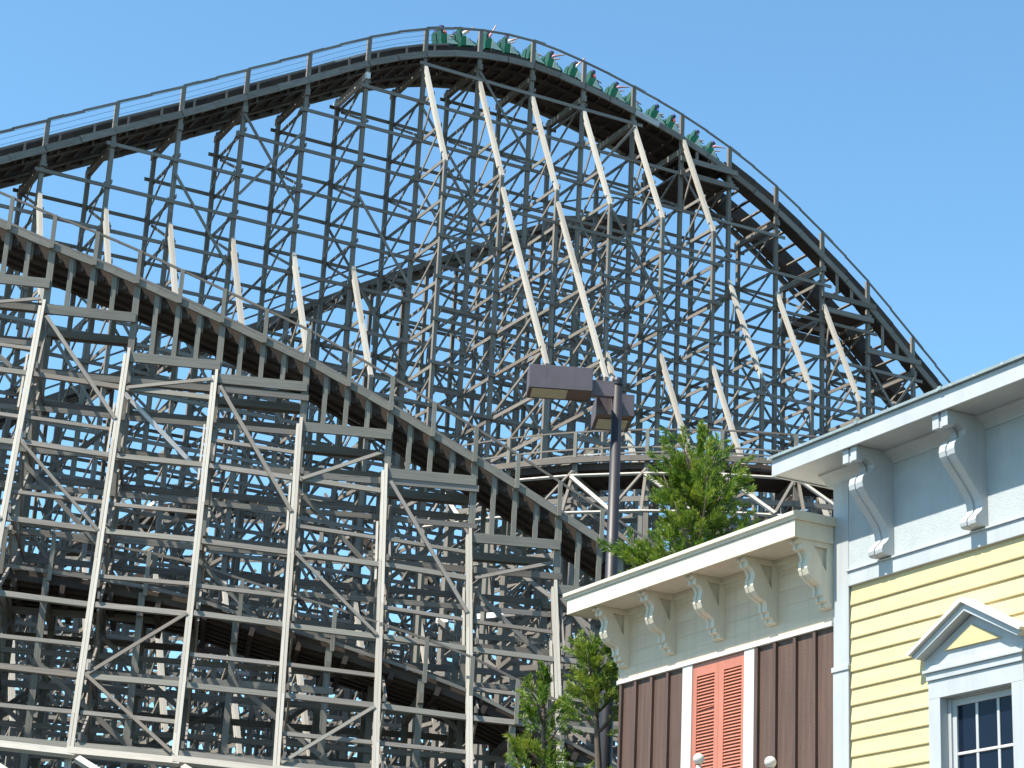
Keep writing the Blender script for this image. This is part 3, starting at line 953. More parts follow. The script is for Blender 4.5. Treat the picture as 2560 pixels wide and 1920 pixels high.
def recalc(o):
    bm = bmesh.new(); bm.from_mesh(o.data)
    bmesh.ops.recalc_face_normals(bm, faces=bm.faces)
    bm.to_mesh(o.data); bm.free()
    return o


def bevel(o, w=0.006):
    md = o.modifiers.new('bevel', 'BEVEL'); md.width = w; md.segments = 2; md.limit_method = 'ANGLE'; md.angle_limit = rad(40)
    return o


def yellow_building():
    E_ = empty('yellow_building', FAC, FRZ)
    tag(E_, 'yellow clapboard building with pale blue bracketed cornice and pedimented window', 'building', kind='thing')
    XR = 7.0
    # body, split round the window opening
    b_ = MB()
    b_.box(-0.27, 1.5, 0.012, 9.0, 0.0, 8.6).box(2.8, XR, 0.012, 9.0, 0.0, 8.6).box(1.5, 2.8, 0.012, 9.0, 5.8, 8.6).box(1.5, 2.8, 0.012, 9.0, 0, 3.9).box(1.5, 2.8, 0.6, 9.0, 3.9, 5.8)
    b_.build('wall', M['yellow'], E_)
    bevel(MB().box(-0.29, 0.0, -0.045, 0.2, 0.0, 6.235).build('corner_board', M['blue'], E_))
    bevel(MB().box(-0.285, 0.0, -0.04, 0.2, 6.295, 8.5).build('corner_board', M['blue'], E_))
    bevel(MB().box(-0.305, 0.012, -0.06, 0.2, 6.235, 6.295).build('corner_band', M['blue'], E_))
    # clapboards
    z = 7.185
    first = True
    k = 0
    while z > 2.4:
        h = 0.222 if first else 0.19
        z0 = z - h
        prof = [(0.0, z - 0.0), (-0.008, z - 0.0), (-0.030, z0 + 0.012), (-0.026, z0 + 0.002), (0.0, z0 + 0.002)]
        spans = [(0.018, XR)] if z0 > 5.92 else [(0.018, 1.45), (2.85, XR)]
        for (a, c) in spans:
            dx = random.uniform(0.0, 0.008)
            cuts = [a + dx]
            if a < 0.1 and c > 3 and random.random() < 0.6: cuts.append(random.uniform(0.4, 2.7))
            if c > 3: cuts.append(random.uniform(3.2, 4.6))
            cuts.append(c)
            for q0, q1 in zip(cuts[:-1], cuts[1:]):
                MB().prism(prof, 'x', q0, q1 - 0.003).build('clapboard', M['yellow'], E_)
        z = z0; first = False; k += 1
    # frieze
    MB().box(0.0, XR, -0.03, 0.1, 7.36, 8.56).build('frieze', M['blue_rough'], E_)
    bevel(MB().box(0.0, XR, -0.055, 0.05, 7.185, 7.352).build('apron_board', M['blue'], E_))
    bevel(MB().box(-0.01, XR, -0.075, 0.05, 7.352, 7.375).build('frieze_ledge', M['blue'], E_), 0.004)
    # cornice
    co = MB().box(-0.73, XR, -0.555, 0.4, 8.575, 8.62).build('cornice', M['blue'], E_)
    bevel(MB().box(-0.75, XR, -0.585, -0.555, 8.56, 8.765).build('fascia', M['blue'], co), 0.004)
    bevel(MB().box(-0.75, -0.72, -0.553, 0.4, 8.56, 8.765).build('end_fascia', M['blue'], co), 0.004)
    MB().box(-0.70, XR, -0.553, 0.5, 8.622, 8.76).build('cornice_core', M['roofing'], co)
    MB().prism([(-0.625, 8.768), (-0.625, 8.80), (-0.56, 8.825), (9.0, 9.0), (9.0, 8.768)], 'x', -0.79, XR).build('drip_edge', M['drip'], co)
    for x in (0.9, 2.35, 3.9):
        MB().box(x, x + 0.06, -0.633, -0.5, 8.77, 8.812).build('edge_clip', M['drip'], co)
    # cove moulding under the soffit
    cv = [(0.0, 8.574), (-0.17, 8.574), (-0.165, 8.553), (-0.13, 8.535), (-0.085, 8.505), (-0.055, 8.465), (-0.05, 8.44), (0.0, 8.43)]
    mo = MB().prism(cv, 'x', -0.40, XR).build('cove_moulding', M['blue'], E_)
    # scrolled brackets
    prof = [(0.0, 8.572), (0.545, 8.572), (0.545, 8.40), (0.45, 8.40), (0.435, 8.445), (0.36, 8.44), (0.315, 8.40), (0.305, 8.35), (0.34, 8.31), (0.423, 8.275), (0.458, 8.225), (0.467, 8.165), (0.455, 8.11), (0.42, 8.055), (0.37, 7.995), (0.316, 7.934), (0.26, 7.87), (0.203, 7.80), (0.15, 7.73), (0.118, 7.66), (0.106, 7.60), (0.115, 7.56), (0.15, 7.52), (0.19, 7.485), (0.206, 7.44), (0.198, 7.40), (0.166, 7.38), (0.03, 7.385)]
    inner = [(max(0.02, o - 0.018), zz) for (o, zz) in prof]
    for i in range(4):
        x1 = 0.83 + 1.57 * i
        br = MB()
        br.prism([(-o, zz) for (o, zz) in prof], 'x', x1 - 0.25, x1 - 0.145)
        br.prism([(-o, zz) for (o, zz) in prof], 'x', x1 - 0.105, x1)
        bo = bevel(br.build('bracket', M['blue'], E_), 0.005)
        MB().prism([(-o, zz) for (o, zz) in inner], 'x', x1 - 0.145, x1 - 0.105).build('groove', M['blue'], bo)
    # window
    wx0, wx1, zt, zb = 1.592, 2.708, 5.70, 4.05
    wn_ = MB()
    wn_.box(1.405, wx0, -0.055, 0.05, 3.85, zt).box(wx1, 2.895, -0.055, 0.05, 3.85, zt).box(1.405, 2.895, -0.055, 0.05, zt, 5.893).box(1.35, 2.95, -0.12, 0.05, 3.78, 3.87)
    wn_.box(wx0, wx0 + 0.012, 0.05, 0.3, zb, zt).box(wx1 - 0.012, wx1, 0.05, 0.3, zb, zt).box(wx0 + 0.012, wx1 - 0.012, 0.05, 0.3, zt - 0.012, zt)
    wo_ = bevel(wn_.build('window', M['blue'], E_), 0.004)
    px = [(1.70, 1.986), (2.025, 2.316), (2.355, 2.60)]
    pz = [(5.13, 5.615), (4.62, 5.10), (4.13, 4.59)]
    sa = MB()
    sa.box(1.606, 1.70, 0.075, 0.13, zb, zt - 0.014).box(2.60, 2.694, 0.075, 0.13, zb, zt - 0.014).box(1.70, 2.60, 0.075, 0.13, 5.615, zt - 0.014)
    bevel(sa.build('sash', M['blue'], wo_), 0.004)
    bevel(MB().box(1.606, 1.64, 0.05, 0.075, zb, zt - 0.014).build('stop_bead', M['blue'], wo_), 0.003)
    for (a, c) in ((1.986, 2.025), (2.316, 2.355)):
        bevel(MB().box(a, c, 0.085, 0.12, zb, 5.615).build('muntin', M['blue'], wo_), 0.006)
    for (a, c) in ((5.10, 5.13), (4.59, 4.62)):
        bevel(MB().box(1.70, 2.60, 0.079, 0.115, a, c).build('muntin', M['white'], wo_), 0.006)
    for (a, c) in px:
        for (d, e) in pz:
            MB().box(a - 0.004, c + 0.004, 0.098, 0.104, d - 0.004, e + 0.004).build('pane', M['glass'], wo_)
    # pediment
    pe = MB()
    pe.prism([(1.345, 6.05), (1.345, 6.12), (2.145, 6.50), (2.945, 6.12), (2.945, 6.05)], 'y', -0.05, 0.0)
    po_ = pe.build('pediment', M['blue'], E_)
    bevel(MB().box(1.395, 2.895, -0.075, 0.0, 5.895, 5.975).build('architrave', M['blue'], po_), 0.004)
    bevel(MB().box(1.36, 2.93, -0.10, 0.0, 5.975, 6.005).build('moulding', M['blue'], po_), 0.004)
    bevel(MB().box(1.37, 2.92, -0.075, 0.0, 6.005, 6.05).build('moulding', M['blue'], po_), 0.004)
    for sgn in (-1, 1):
        X = lambda x: 2.145 + sgn * (x - 2.145)
        bevel(MB().prism([(X(2.145), 6.515), (X(2.145), 6.60), (X(3.015), 6.165), (X(2.945), 6.125)], 'y', -0.17, 0.0).build('raking_cornice', M['blue'], po_), 0.004)
        bevel(MB().prism([(X(2.145), 6.602), (X(2.145), 6.655), (X(3.055), 6.195), (X(3.018), 6.166)], 'y', -0.215, 0.0).build('raking_cap', M['white'], po_), 0.004)
    MB().prism([(1.70, 6.18), (2.587, 6.18), (2.143, 6.39)], 'y', -0.078, -0.05).build('tympanum_panel', M['yellow'], po_)


yellow_building()


def cream_building():
    E_ = empty('brown_building', FAC, FRZ)
    tag(E_, 'brown board and batten building with cream bracketed cornice and coral shutters', 'building', kind='thing')
    X0, X1 = -5.07, -0.29
    MB().box(X0, X1 - 0.01, 0.0, 6.0, 0.0, 7.74).build('wall', M['brownwall'], E_)
    MB().box(X0 - 0.002, X1, -0.03, 0.05, 6.835, 7.74).build('frieze', M['cream_wall'], E_)
    for i in range(4):
        MB().box(X0 - 0.004, X1, -0.034, -0.03, 6.99 + i * 0.19, 6.99 + i * 0.19 + 0.183).build('frieze_board', M['cream_wall'], E_)
    bevel(MB().box(X0 - 0.02, X1, -0.065, 0.05, 6.78, 6.835).build('frieze_trim', M['white'], E_), 0.004)
    MB().box(X0 - 0.02, X0 - 0.003, -0.036, 0.3, 6.835, 7.74).build('end_trim', M['cream'], E_)
    # cornice
    co = MB().box(-5.55, -0.27, -0.57, 0.3, 7.752, 7.80).build('cornice', M['cream'], E_)
    bevel(MB().box(-5.57, -0.26, -0.60, -0.57, 7.738, 7.94).build('fascia', M['cream'], co), 0.004)
    bevel(MB().box(-5.57, -5.55, -0.568, 0.3, 7.738, 7.94).build('end_fascia', M['cream'], co), 0.004)
    bevel(MB().box(-0.282, -0.262, -0.568, -0.05, 7.738, 7.94).build('end_fascia', M['cream'], co), 0.004)
    MB().prism([(-0.645, 7.985), (-0.645, 8.03), (-0.60, 8.045), (6.0, 8.02), (6.0, 7.942), (-0.615, 7.942), (-0.62, 7.965)], 'x', -5.62, -0.22).build('crown', M['cream'], co)
    MB().box(-5.5, -0.29, -0.566, 0.3, 7.802, 7.938).build('cornice_core', M['roofing'], co)
    for (z0, z1, o) in ((7.68, 7.75, 0.10), (7.62, 7.68, 0.06)):
        MB().box(X0, X1, -o, -0.034, z0, z1).build('bed_moulding', M['cream'], E_)
    prof = [(0.034, 7.75), (0.52, 7.75), (0.52, 7.70), (0.475, 7.69), (0.475, 7.635), (0.42, 7.62), (0.385, 7.575), (0.375, 7.53), (0.395, 7.47), (0.40, 7.41), (0.375, 7.345), (0.325, 7.29), (0.265, 7.262), (0.215, 7.24), (0.197, 7.20), (0.197, 7.13), (0.165, 7.115), (0.165, 7.065), (0.115, 7.05), (0.11, 7.005), (0.034, 6.985)]
    hole = [(0.30, 7.68), (0.115, 7.68), (0.13, 7.40)]
    P2 = [(-o, z) for (o, z) in prof]
    Hh = [(-o, z) for (o, z) in hole]
    for x1 in (-4.83, -3.67, -2.53, -1.39, -0.295):
        bk = MB()
        holed_prism(bk, P2, Hh, x1 - 0.055, x1)
        holed_prism(bk, P2, Hh, x1 - 0.18, x1 - 0.125)
        bo = recalc(bk.build('bracket', M['cream'], E_))
        bevel(bo, 0.004)
        MB().prism([(-max(o - 0.014, 0.036), z) for (o, z) in prof], 'x', x1 - 0.1245, x1 - 0.0555).build('bracket_web', M['cream'], bo)
    # boards and battens
    edges_l = [-5.06, -4.985, -4.61, -4.21, -3.815, -3.47]
    edges_r = [-1.865, -1.80, -1.425, -1.02, -0.63, -0.295]
    for ed in (edges_l, edges_r):
        for a, c in zip(ed[:-1], ed[1:]):
            MB().box(a + 0.004, c - 0.004, -0.022, 0.0, 2.5, 6.779).build('wall_board', M['brownwall'], E_)
        for x in ed[1:-1]:
            MB().box(x - 0.028, x + 0.028, -0.062, -0.022, 2.5, 6.76).build('batten', M['brownwall'], E_)
    # shutter bay
    for (a, c) in ((-3.468, -3.245), (-2.081, -1.865)):
        bevel(MB().box(a, c, -0.05, 0.0, 2.5, 6.779).build('window_trim', M['white'], E_), 0.005)
    for (a, c, l0, l1) in ((-3.245, -2.662, -3.155, -2.755), (-2.658, -2.081, -2.547, -2.159)):
        sh = MB()
        sh.box(a, l0, -0.03, 0.0, 2.9, 6.77).box(l1, c, -0.03, 0.0, 2.9, 6.77).box(l0, l1, -0.03, 0.0, 6.615, 6.77).box(l0, l1, -0.03, 0.0, 2.9, 3.05).box(l0, l1, -0.004, 0.0, 3.05, 6.615)
        so = sh.build('shutter', M['coral'], E_)
        me = MB().prism([(-0.006, 0.028), (-0.012, 0.030), (-0.032, 0.004), (-0.026, 0.0)], 'x', l0 + 0.003, l1 - 0.003).mesh('slat', M['coral'])
        n = 0
        z = 6.575
        while z > 4.7:
            mt = Matrix.Translation((0, 0, z + random.uniform(-0.0015, 0.0015)))
            if l0 < -3 and n == 10:
                mid = (l0 + l1) / 2
                mt = Matrix.Translation((mid, 0, z + 0.014)) @ Matrix.Rotation(rad(-3.2), 4, 'Y') @ Matrix.Translation((-mid, 0, 0))
            link('slat', me, so, mt)
            z -= 0.0405; n += 1


cream_building()


# balcony with ball-topped posts in front of the shutters
def balcony():
    E_ = empty('porch_balcony', FAC, FRZ)
    tag(E_, 'porch roof railing under the coral shutters, with white ball topped posts', 'balcony')
    MB().box(-5.0, 0.9, -1.15, -0.07, 3.45, 3.6).build('deck', M['white'], E_)
    for x in (-4.9, 0.8):
        MB().box(x - 0.07, x + 0.07, -1.1, -0.96, 0.0, 3.45).build('column', M['white'], E_)
    for i, (x, z) in enumerate(((-1.72, 5.33), (-0.27, 5.135))):
        pr = [(0.05, 3.6), (0.05, z - 0.32), (0.062, z - 0.30), (0.062, z - 0.22), (0.075, z - 0.205), (0.075, z - 0.165), (0.05, z - 0.14), (0.032, z - 0.10), (0.03, z - 0.075)]
        pts = [(x, -0.9, zz) for (_, zz) in pr]
        o = MB().tube(pts, [r for r, _ in pr], 16).build('post', M['white'], E_, smooth=False)
        ns_ = 12
        pts = [(x, -0.9, z - 0.066 * math.cos(math.pi * j / ns_)) for j in range(ns_ + 1)]
        MB().tube(pts, [max(0.002, 0.066 * math.sin(math.pi * j / ns_)) for j in range(ns_ + 1)], 18).build('ball_finial', M['white'], o, smooth=True)
    MB().bar((-1.72, -0.9, 4.97), (-0.27, -0.9, 4.77), 0.06, 0.06, (0, -1, 0)).build('handrail', M['white'], E_)


balcony()

# ================================================================== STREET LAMP
M['pole'] = paint_mat('dark_bronze_pole', (0.017, 0.015, 0.019), 0.5, 0.12, 6.0)
M['lamp'] = paint_mat('dusty_bronze_enamel', (0.105, 0.085, 0.095), 0.5, 0.12, 6.0, stain=(0.30, 0.29, 0.32), stain_at=0.72)
M['lampin'] = paint_mat('lamp_inner_brown', (0.12, 0.07, 0.05), 0.5, 0.1, 4.0)
M['lens'] = paint_mat('yellowed_lamp_lens', (0.50, 0.45, 0.28), 0.25, 0.1, 5.0, stain=(0.30, 0.26, 0.12), stain_at=0.6)


def street_lamp():
    E_ = empty('street_lamp', (1.665, 31.0, 0), rad(3))
    tag(E_, 'dark street lamp with two box heads on a round pole behind the cream cornice', 'street lamp')
    MB().tube([(0, 0, 0), (0, 0, 0.5), (0, 0, 6), (0, 0, 12.22)], [0.17, 0.13, 0.112, 0.078], 20).build('pole', M['pole'], E_, smooth=True)
    MB().tube([(0, 0, 12.2), (0, 0, 12.27), (0, 0, 12.31), (0, 0, 12.33)], [0.088, 0.09, 0.078, 0.03], 20).build('pole_cap', M['pole'], E_)
    MB().box(-0.42, -0.05, -0.06, 0.06, 11.99, 12.24).build('arm', M['lamp'], E_)
    MB().box(-0.06, 0.06, 0.05, 0.3, 11.86, 12.12).build('arm', M['lamp'], E_)

    def head(x0, x1, y0, y1, z0, z1, lx0, lx1, ly0, ly1):
        h = MB()
        h.box(x0, x1, y0, y0 + 0.012, z0, z1).box(x0, x1, y1 - 0.012, y1, z0, z1).box(x0, x0 + 0.012, y0 + 0.012, y1 - 0.012, z0, z1).box(x1 - 0.012, x1, y0 + 0.012, y1 - 0.012, z0, z1).box(x0 + 0.012, x1 - 0.012, y0 + 0.012, y1 - 0.012, z1 - 0.012, z1)
        ho = bevel(h.build('lamp_head', M['lamp'], E_), 0.006)
        for q in (0.27, 0.71):
            xs_ = x0 + (x1 - x0) * q
            MB().box(xs_ - 0.004, xs_ + 0.004, y0 - 0.002, y0 + 0.004, z0 + 0.004, z1 - 0.004).build('seam', M['lamp'], ho)
        MB().box(x0 + 0.013, x1 - 0.013, y0 + 0.013, y1 - 0.013, z0 + 0.012, z0 + 0.02).build('lamp_base', M['lampin'], ho)
        MB().box(lx0, lx1, ly0, ly1, z0 + 0.004, z0 + 0.0118).build('lens', M['lens'], ho)
        dm = MB().box(lx0 - 0.014, lx1 + 0.014, ly0 - 0.014, ly0, z0 + 0.001, z0 + 0.0118).box(lx0 - 0.014, lx1 + 0.014, ly1, ly1 + 0.014, z0 + 0.001, z0 + 0.0118)
        dm.box(lx0 - 0.014, lx0, ly0, ly1, z0 + 0.001, z0 + 0.0118).box(lx1, lx1 + 0.014, ly0, ly1, z0 + 0.001, z0 + 0.0118)
        dm.build('lens_frame', M['lamp'], ho)
    head(-1.42, -0.42, -0.28, 0.28, 11.98, 12.36, -1.36, -0.80, -0.23, 0.23)
    head(-0.29, 0.31, 0.3, 1.15, 11.80, 12.16, -0.23, 0.25, 0.55, 1.09)


street_lamp()


# ================================================================== TREES
def leaf_mat(name, c0, c1, c2):
    m, nt, N, L, b = new_mat(name)
    ge = N.new('ShaderNodeNewGeometry')
    at_ = N.new('ShaderNodeAttribute'); at_.attribute_name = 'tint'
    rp = N.new('ShaderNodeValToRGB')
    rp.color_ramp.elements[0].color = (*c0, 1); rp.color_ramp.elements[1].color = (*c2, 1)
    e = rp.color_ramp.elements.new(0.5); e.color = (*c1, 1)
    L.new(at_.outputs['Fac'], rp.inputs[0])
    L.new(rp.outputs[0], b.inputs['Base Color'])
    b.inputs['Roughness'].default_value = 0.55
    tr = N.new('ShaderNodeBsdfTranslucent'); L.new(rp.outputs[0], tr.inputs['Color'])
    mx = N.new('ShaderNodeMixShader'); mx.inputs[0].default_value = 0.35
    L.new(b.outputs[0], mx.inputs[1]); L.new(tr.outputs[0], mx.inputs[2])
    L.new(mx.outputs[0], nt.nodes['Material Output'].inputs['Surface'])
    return m


M['needle'] = leaf_mat('conifer_needles', (0.035, 0.095, 0.010), (0.09, 0.19, 0.016), (0.23, 0.28, 0.03))
M['bark'] = paint_mat('grey_brown_bark', (0.12, 0.09, 0.065), 0.9, 0.3, 8.0)


def conifer(label, base, height, limbs, seed, lean=(0, 0), blades=84):
    """limbs: (height, azimuth deg, length, rise) ; feathery upswept sprays grow along each limb and at the leader"""
    rnd = np.random.default_rng(seed)
    E_ = empty('conifer_tree', base, 0)
    tag(E_, label, 'tree', 'young conifers behind the cream building')
    tr = MB()
    n = 14
    axis = [Vector((lean[0] * (i / n) ** 2, lean[1] * (i / n) ** 2, height * i / n)) for i in range(n + 1)]
    tr.tube(axis, [0.13 * (1 - i / n) ** 0.8 + 0.008 for i in range(n + 1)], 9)
    tr.build('trunk', M['bark'], E_, smooth=True)

    def ax(z):
        t = max(0, min(1, z / height))
        return Vector((lean[0] * t ** 2, lean[1] * t ** 2, z))
    V, Fc, T = [], [], []
    lb = MB()

    def spray(p, d, ln, w, tint):
        """a tuft: needles fanning forward about direction d"""
        d = d.normalized()
        u = d.orthogonal().normalized(); v = d.cross(u)
        for _ in range(blades):
            t = rnd.random() ** 0.7
            a = rnd.random() * 2 * math.pi
            o = p + d * (ln * t)
            spread = 0.35 + 0.9 * rnd.random()
            dir_ = (d + (u * math.cos(a) + v * math.sin(a)) * spread).normalized()
            L_ = ln * (0.28 + 0.34 * rnd.random()) * (1.1 - 0.5 * t)
            side = dir_.cross(Vector((rnd.normal(), rnd.normal(), rnd.normal()))).normalized() * w * (0.6 + 0.8 * rnd.random())
            k = len(V)
            tip = o + dir_ * L_
            mid = o + dir_ * L_ * 0.5
            V.extend([tuple(o), tuple(mid + side), tuple(tip), tuple(mid - side)])
            Fc.append((k, k + 1, k + 2, k + 3))
            T.append(min(1, max(0, tint + 0.22 * rnd.normal() + 0.25 * t)))
    for (z, az, ln, rise) in limbs:
        a = rad(az)
        p0 = ax(z)
        hd = Vector((math.cos(a), math.sin(a), 0))
        m_ = 7
        pts = [p0 + hd * (ln * (i / m_)) + Vector((0, 0, rise * ln * (i / m_) ** 1.5)) for i in range(m_ + 1)]
        lb.tube(pts, [0.028 * (1 - i / m_) + 0.005 for i in range(m_ + 1)], 6)
        limb_tint = 0.3 + 0.5 * rnd.random()
        cnt = int(8 + ln * 17)
        for q in range(cnt):
            t = 0.15 + 0.85 * (q + rnd.random()) / cnt
            i = min(m_ - 1, int(t * m_))
            c = pts[i].lerp(pts[i + 1], t * m_ - i)
            w_ = (1.15 - t) * 0.30 * ln + 0.05
            off = Vector((rnd.normal(), rnd.normal(), rnd.normal() * 0.7)) * w_ * 0.55
            d = (hd * 0.7 + Vector((0, 0, 0.75)) + off.normalized() * 0.7)
            spray(c + off, d, 0.17 + 0.14 * rnd.random(), 0.0062, limb_tint + 0.12 * rnd.normal())
    for q in range(16):
        z = height * (1 - 0.05 * rnd.random()) - 0.35 * rnd.random()
        spray(ax(z), Vector((rnd.normal() * 0.3, rnd.normal() * 0.3, 1)), 0.2, 0.008, 0.5)
    lb.build('limbs', M['bark'], E_, smooth=True)
    me = bpy.data.meshes.new('crown')
    me.from_pydata(V, [], Fc)
    at_ = me.attributes.new('tint', 'FLOAT', 'FACE')
    at_.data.foreach_set('value', T)
    me.materials.append(M['needle'])
    me.update()
    link('crown', me, E_)
    return E_


def auto_limbs(z0, z1, r0, r1, n, seed, rise=0.75):
    r = random.Random(seed)
    out = []
    for i in range(n):
        t = (i + r.random()) / n
        z = z0 + (z1 - z0) * t
        ln = (r0 + (r1 - r0) * t) * r.uniform(0.65, 1.2)
        out.append((z, i * 137.5 + r.uniform(-25, 25), ln, rise * r.uniform(0.7, 1.4)))
    return out


lA = auto_limbs(7.2, 10.2, 0.86, 0.34, 34, 3, 0.85)
lA += [(9.9, 175, 0.22, 4.2), (9.7, 200, 0.42, 2.6), (9.8, 20, 0.35, 2.9), (9.6, 350, 0.52, 1.9), (9.3, 10, 0.62, 1.5), (9.4, 185, 0.55, 1.7), (9.9, 300, 0.2, 4.0)]
lA += [(10.3, 80, 0.3, 2.2), (10.2, 10, 0.32, 2.4), (10.15, 190, 0.3, 2.6), (9.9, 200, 0.5, 1.2), (8.9, 5, 0.8, 0.5), (9.0, 350, 0.75, 0.7), (8.6, 195, 0.8, 0.5)]
lA += [(8.35, 186, 1.05, 0.65), (8.2, 180, 1.15, 0.95), (8.05, 190, 1.0, 0.55), (8.3, 178, 0.9, 0.8)]
conifer('bright green conifer rising above the cream cornice right of the lamp pole', (2.86, 29.6, 0), 11.15, lA, 11, (0.0, 0))
lB = auto_limbs(4.2, 7.0, 0.60, 0.16, 18, 5, 0.9)
conifer('thin conifer at the bottom, left of the lamp pole, before the timbers', (0.80, 30.0, 0), 7.45, lB, 12, (-0.12, 0), 62)
lC = auto_limbs(6.35, 7.4, 0.36, 0.2, 11, 8, 1.2) + [(4.9, 10, 0.25, 1.2), (5.1, 60, 0.22, 1.4), (5.3, -20, 0.2, 1.5)]
conifer('narrow conifer squeezed against the left end of the brown building', (1.70, 28.9, 0), 7.72, lC, 13, (-0.40, 0), 62)

# ================================================================== THE TRAIN
M['green'] = paint_mat('green_car_enamel', (0.018, 0.16, 0.055), 0.3, 0.1, 3.0)
M['palegreen'] = paint_mat('pale_green_panel', (0.55, 0.62, 0.50), 0.4, 0.1, 3.0)
M['darkgreen'] = paint_mat('dark_green_seat', (0.012, 0.07, 0.035), 0.5, 0.1, 3.0)
M['navy'] = paint_mat('navy_chassis', (0.012, 0.018, 0.10), 0.4, 0.1, 3.0)
M['pad'] = paint_mat('blue_purple_headrest', (0.07, 0.06, 0.22), 0.6, 0.1, 3.0)
M['tyre'] = paint_mat('dark_wheel', (0.02, 0.02, 0.02), 0.6, 0.1, 3.0)

CARN = 7
CAR_L = 2.25


def car_proto():
    """meshes of one car; x ahead, z up from the rail"""
    P = {}
    P['chassis'] = MB().box(-0.98, 0.98, -0.42, 0.42, 0.10, 0.24).box(0.98, 1.2, -0.06, 0.06, 0.13, 0.21).mesh('chassis', M['navy'])
    # each bench: hull with rounded back and raked front
    for nm, x0, s in (('rear_tub', -1.02, 1.0), ('front_tub', 0.02, 0.9)):
        pr = [(0.0, 0.24), (-0.03, 0.42), (0.0, 0.60), (0.10, 0.74), (0.24, 0.80), (0.36, 0.74), (0.46, 0.60), (0.60, 0.50), (0.80, 0.47), (0.92, 0.36), (0.94, 0.24)]
        mb = MB()
        poly = [(x0 + x * s, 0.24 + (z - 0.24) * s) for x, z in pr]
        mb.prism(poly, 'y', -0.60, -0.555)
        mb.prism(poly, 'y', 0.555, 0.60)
        floor = [(x0 + 0.0, 0.24), (x0 + 0.9 * s, 0.24), (x0 + 0.9 * s, 0.29), (x0, 0.29)]
        mb.prism(floor, 'y', -0.555, 0.555)
        nose = [(x0 + 0.62 * s, 0.29), (x0 + 0.64 * s, 0.48 * s + 0.02), (x0 + 0.90 * s, 0.34), (x0 + 0.92 * s, 0.29)]
        mb.prism(nose, 'y', -0.555, 0.555)
        P[nm] = mb.mesh(nm, M['green'])
        tri = [(x0 + 0.30 * s, 0.26), (x0 + 0.36 * s, 0.24 + 0.50 * s), (x0 + 0.42 * s, 0.24 + 0.44 * s), (x0 + 0.60 * s, 0.24 + 0.25 * s), (x0 + 0.90 * s, 0.26)]
        P[nm + '_panel'] = [MB().prism(tri, 'y', y0, y0 + 0.013).mesh('side_panel', M['palegreen']) for y0 in (-0.615, 0.602)]
    for nm, x0 in (('rear', -0.93), ('front', 0.08)):
        mb = MB()
        for yc in (-0.28, 0.28):
            mb.prism([(yc - 0.23, 0.3), (yc - 0.23, 1.02), (yc - 0.15, 1.14), (yc, 1.18), (yc + 0.15, 1.14), (yc + 0.23, 1.02), (yc + 0.23, 0.3)], 'x', x0, x0 + 0.10)
        P[nm + '_back'] = mb.mesh('seat_back', M['darkgreen'])
        mb = MB()
        for yc in (-0.28, 0.28):
            mb.prism([(yc - 0.14, 1.0), (yc - 0.15, 1.22), (yc - 0.07, 1.31), (yc + 0.07, 1.31), (yc + 0.15, 1.22), (yc + 0.14, 1.0)], 'x', x0 + 0.102, x0 + 0.16)
        P[nm + '_rest'] = mb.mesh('headrest', M['pad'])
        mb = MB().box(x0 + 0.1, x0 + 0.52, -0.54, 0.54, 0.29, 0.44)
        P[nm + '_seat'] = mb.mesh('seat', M['darkgreen'])
        mb = MB()
        for yc in (-0.28, 0.28):
            mb.tube([(x0 + 0.62, yc - 0.2, 0.4), (x0 + 0.50, yc - 0.2, 0.66), (x0 + 0.50, yc + 0.2, 0.66), (x0 + 0.62, yc + 0.2, 0.4)], [0.02] * 4, 8)
        P[nm + '_bar'] = mb.mesh('lap_bar', M['steel'])
    wh = MB()
    wh.tube([(0, -0.04, 0), (0, 0.04, 0)], [0.1, 0.1], 16)
    P['wheel'] = wh.mesh('wheel', M['tyre'])
    return P


CARP = car_proto()
ORD = ['last', 'sixth', 'fifth', 'fourth', 'third', 'second', 'lead']
ORDN = {'last': 'rearmost car of the train', 'lead': 'lead car of the train'}


def rail_pt(s):
    return Vector((s, 1.65, zdeck(s) + 0.66))


car_frames = []
for c in range(CARN):
    sm = 1.2 + CAR_L * (c + 0.5)
    a, b_ = rail_pt(sm - 0.8), rail_pt(sm + 0.8)
    x = (b_ - a).normalized(); y = Vector((0, 1, 0)); z = x.cross(y)
    o = (a + b_) / 2
    loc = Matrix(((x.x, y.x, z.x, o.x), (x.y, y.y, z.y, o.y), (x.z, y.z, z.z, o.z), (0, 0, 0, 1)))
    mw = HILL.mw @ loc
    car_frames.append(mw)
    E_ = empty('coaster_car')
    E_.matrix_world = mw
    place = ['rearmost of the train, at the crest', 'sixth from the front of the train', 'fifth from the front of the train', 'fourth from the front of the train', 'third from the front of the train', 'second from the front of the train', 'leading the train, lowest on the drop'][c]
    tag(E_, 'green two bench coaster car, ' + place, 'coaster car', 'green coaster cars')
    link('chassis', CARP['chassis'], E_)
    for nm in ('rear', 'front'):
        tub = link('tub', CARP[nm + '_tub'], E_)
        for pm in CARP[nm + '_tub_panel']:
            link('side_panel', pm, tub)
        sb = link('seat_back', CARP[nm + '_back'], E_)
        link('headrest', CARP[nm + '_rest'], sb)
        link('seat', CARP[nm + '_seat'], E_)
        link('lap_bar', CARP[nm + '_bar'], E_)
    for wx in (-0.7, 0.7):
        for wy in (-0.72, 0.72):
            link('wheel', CARP['wheel'], E_, Matrix.Translation((wx, wy, 0.10)))

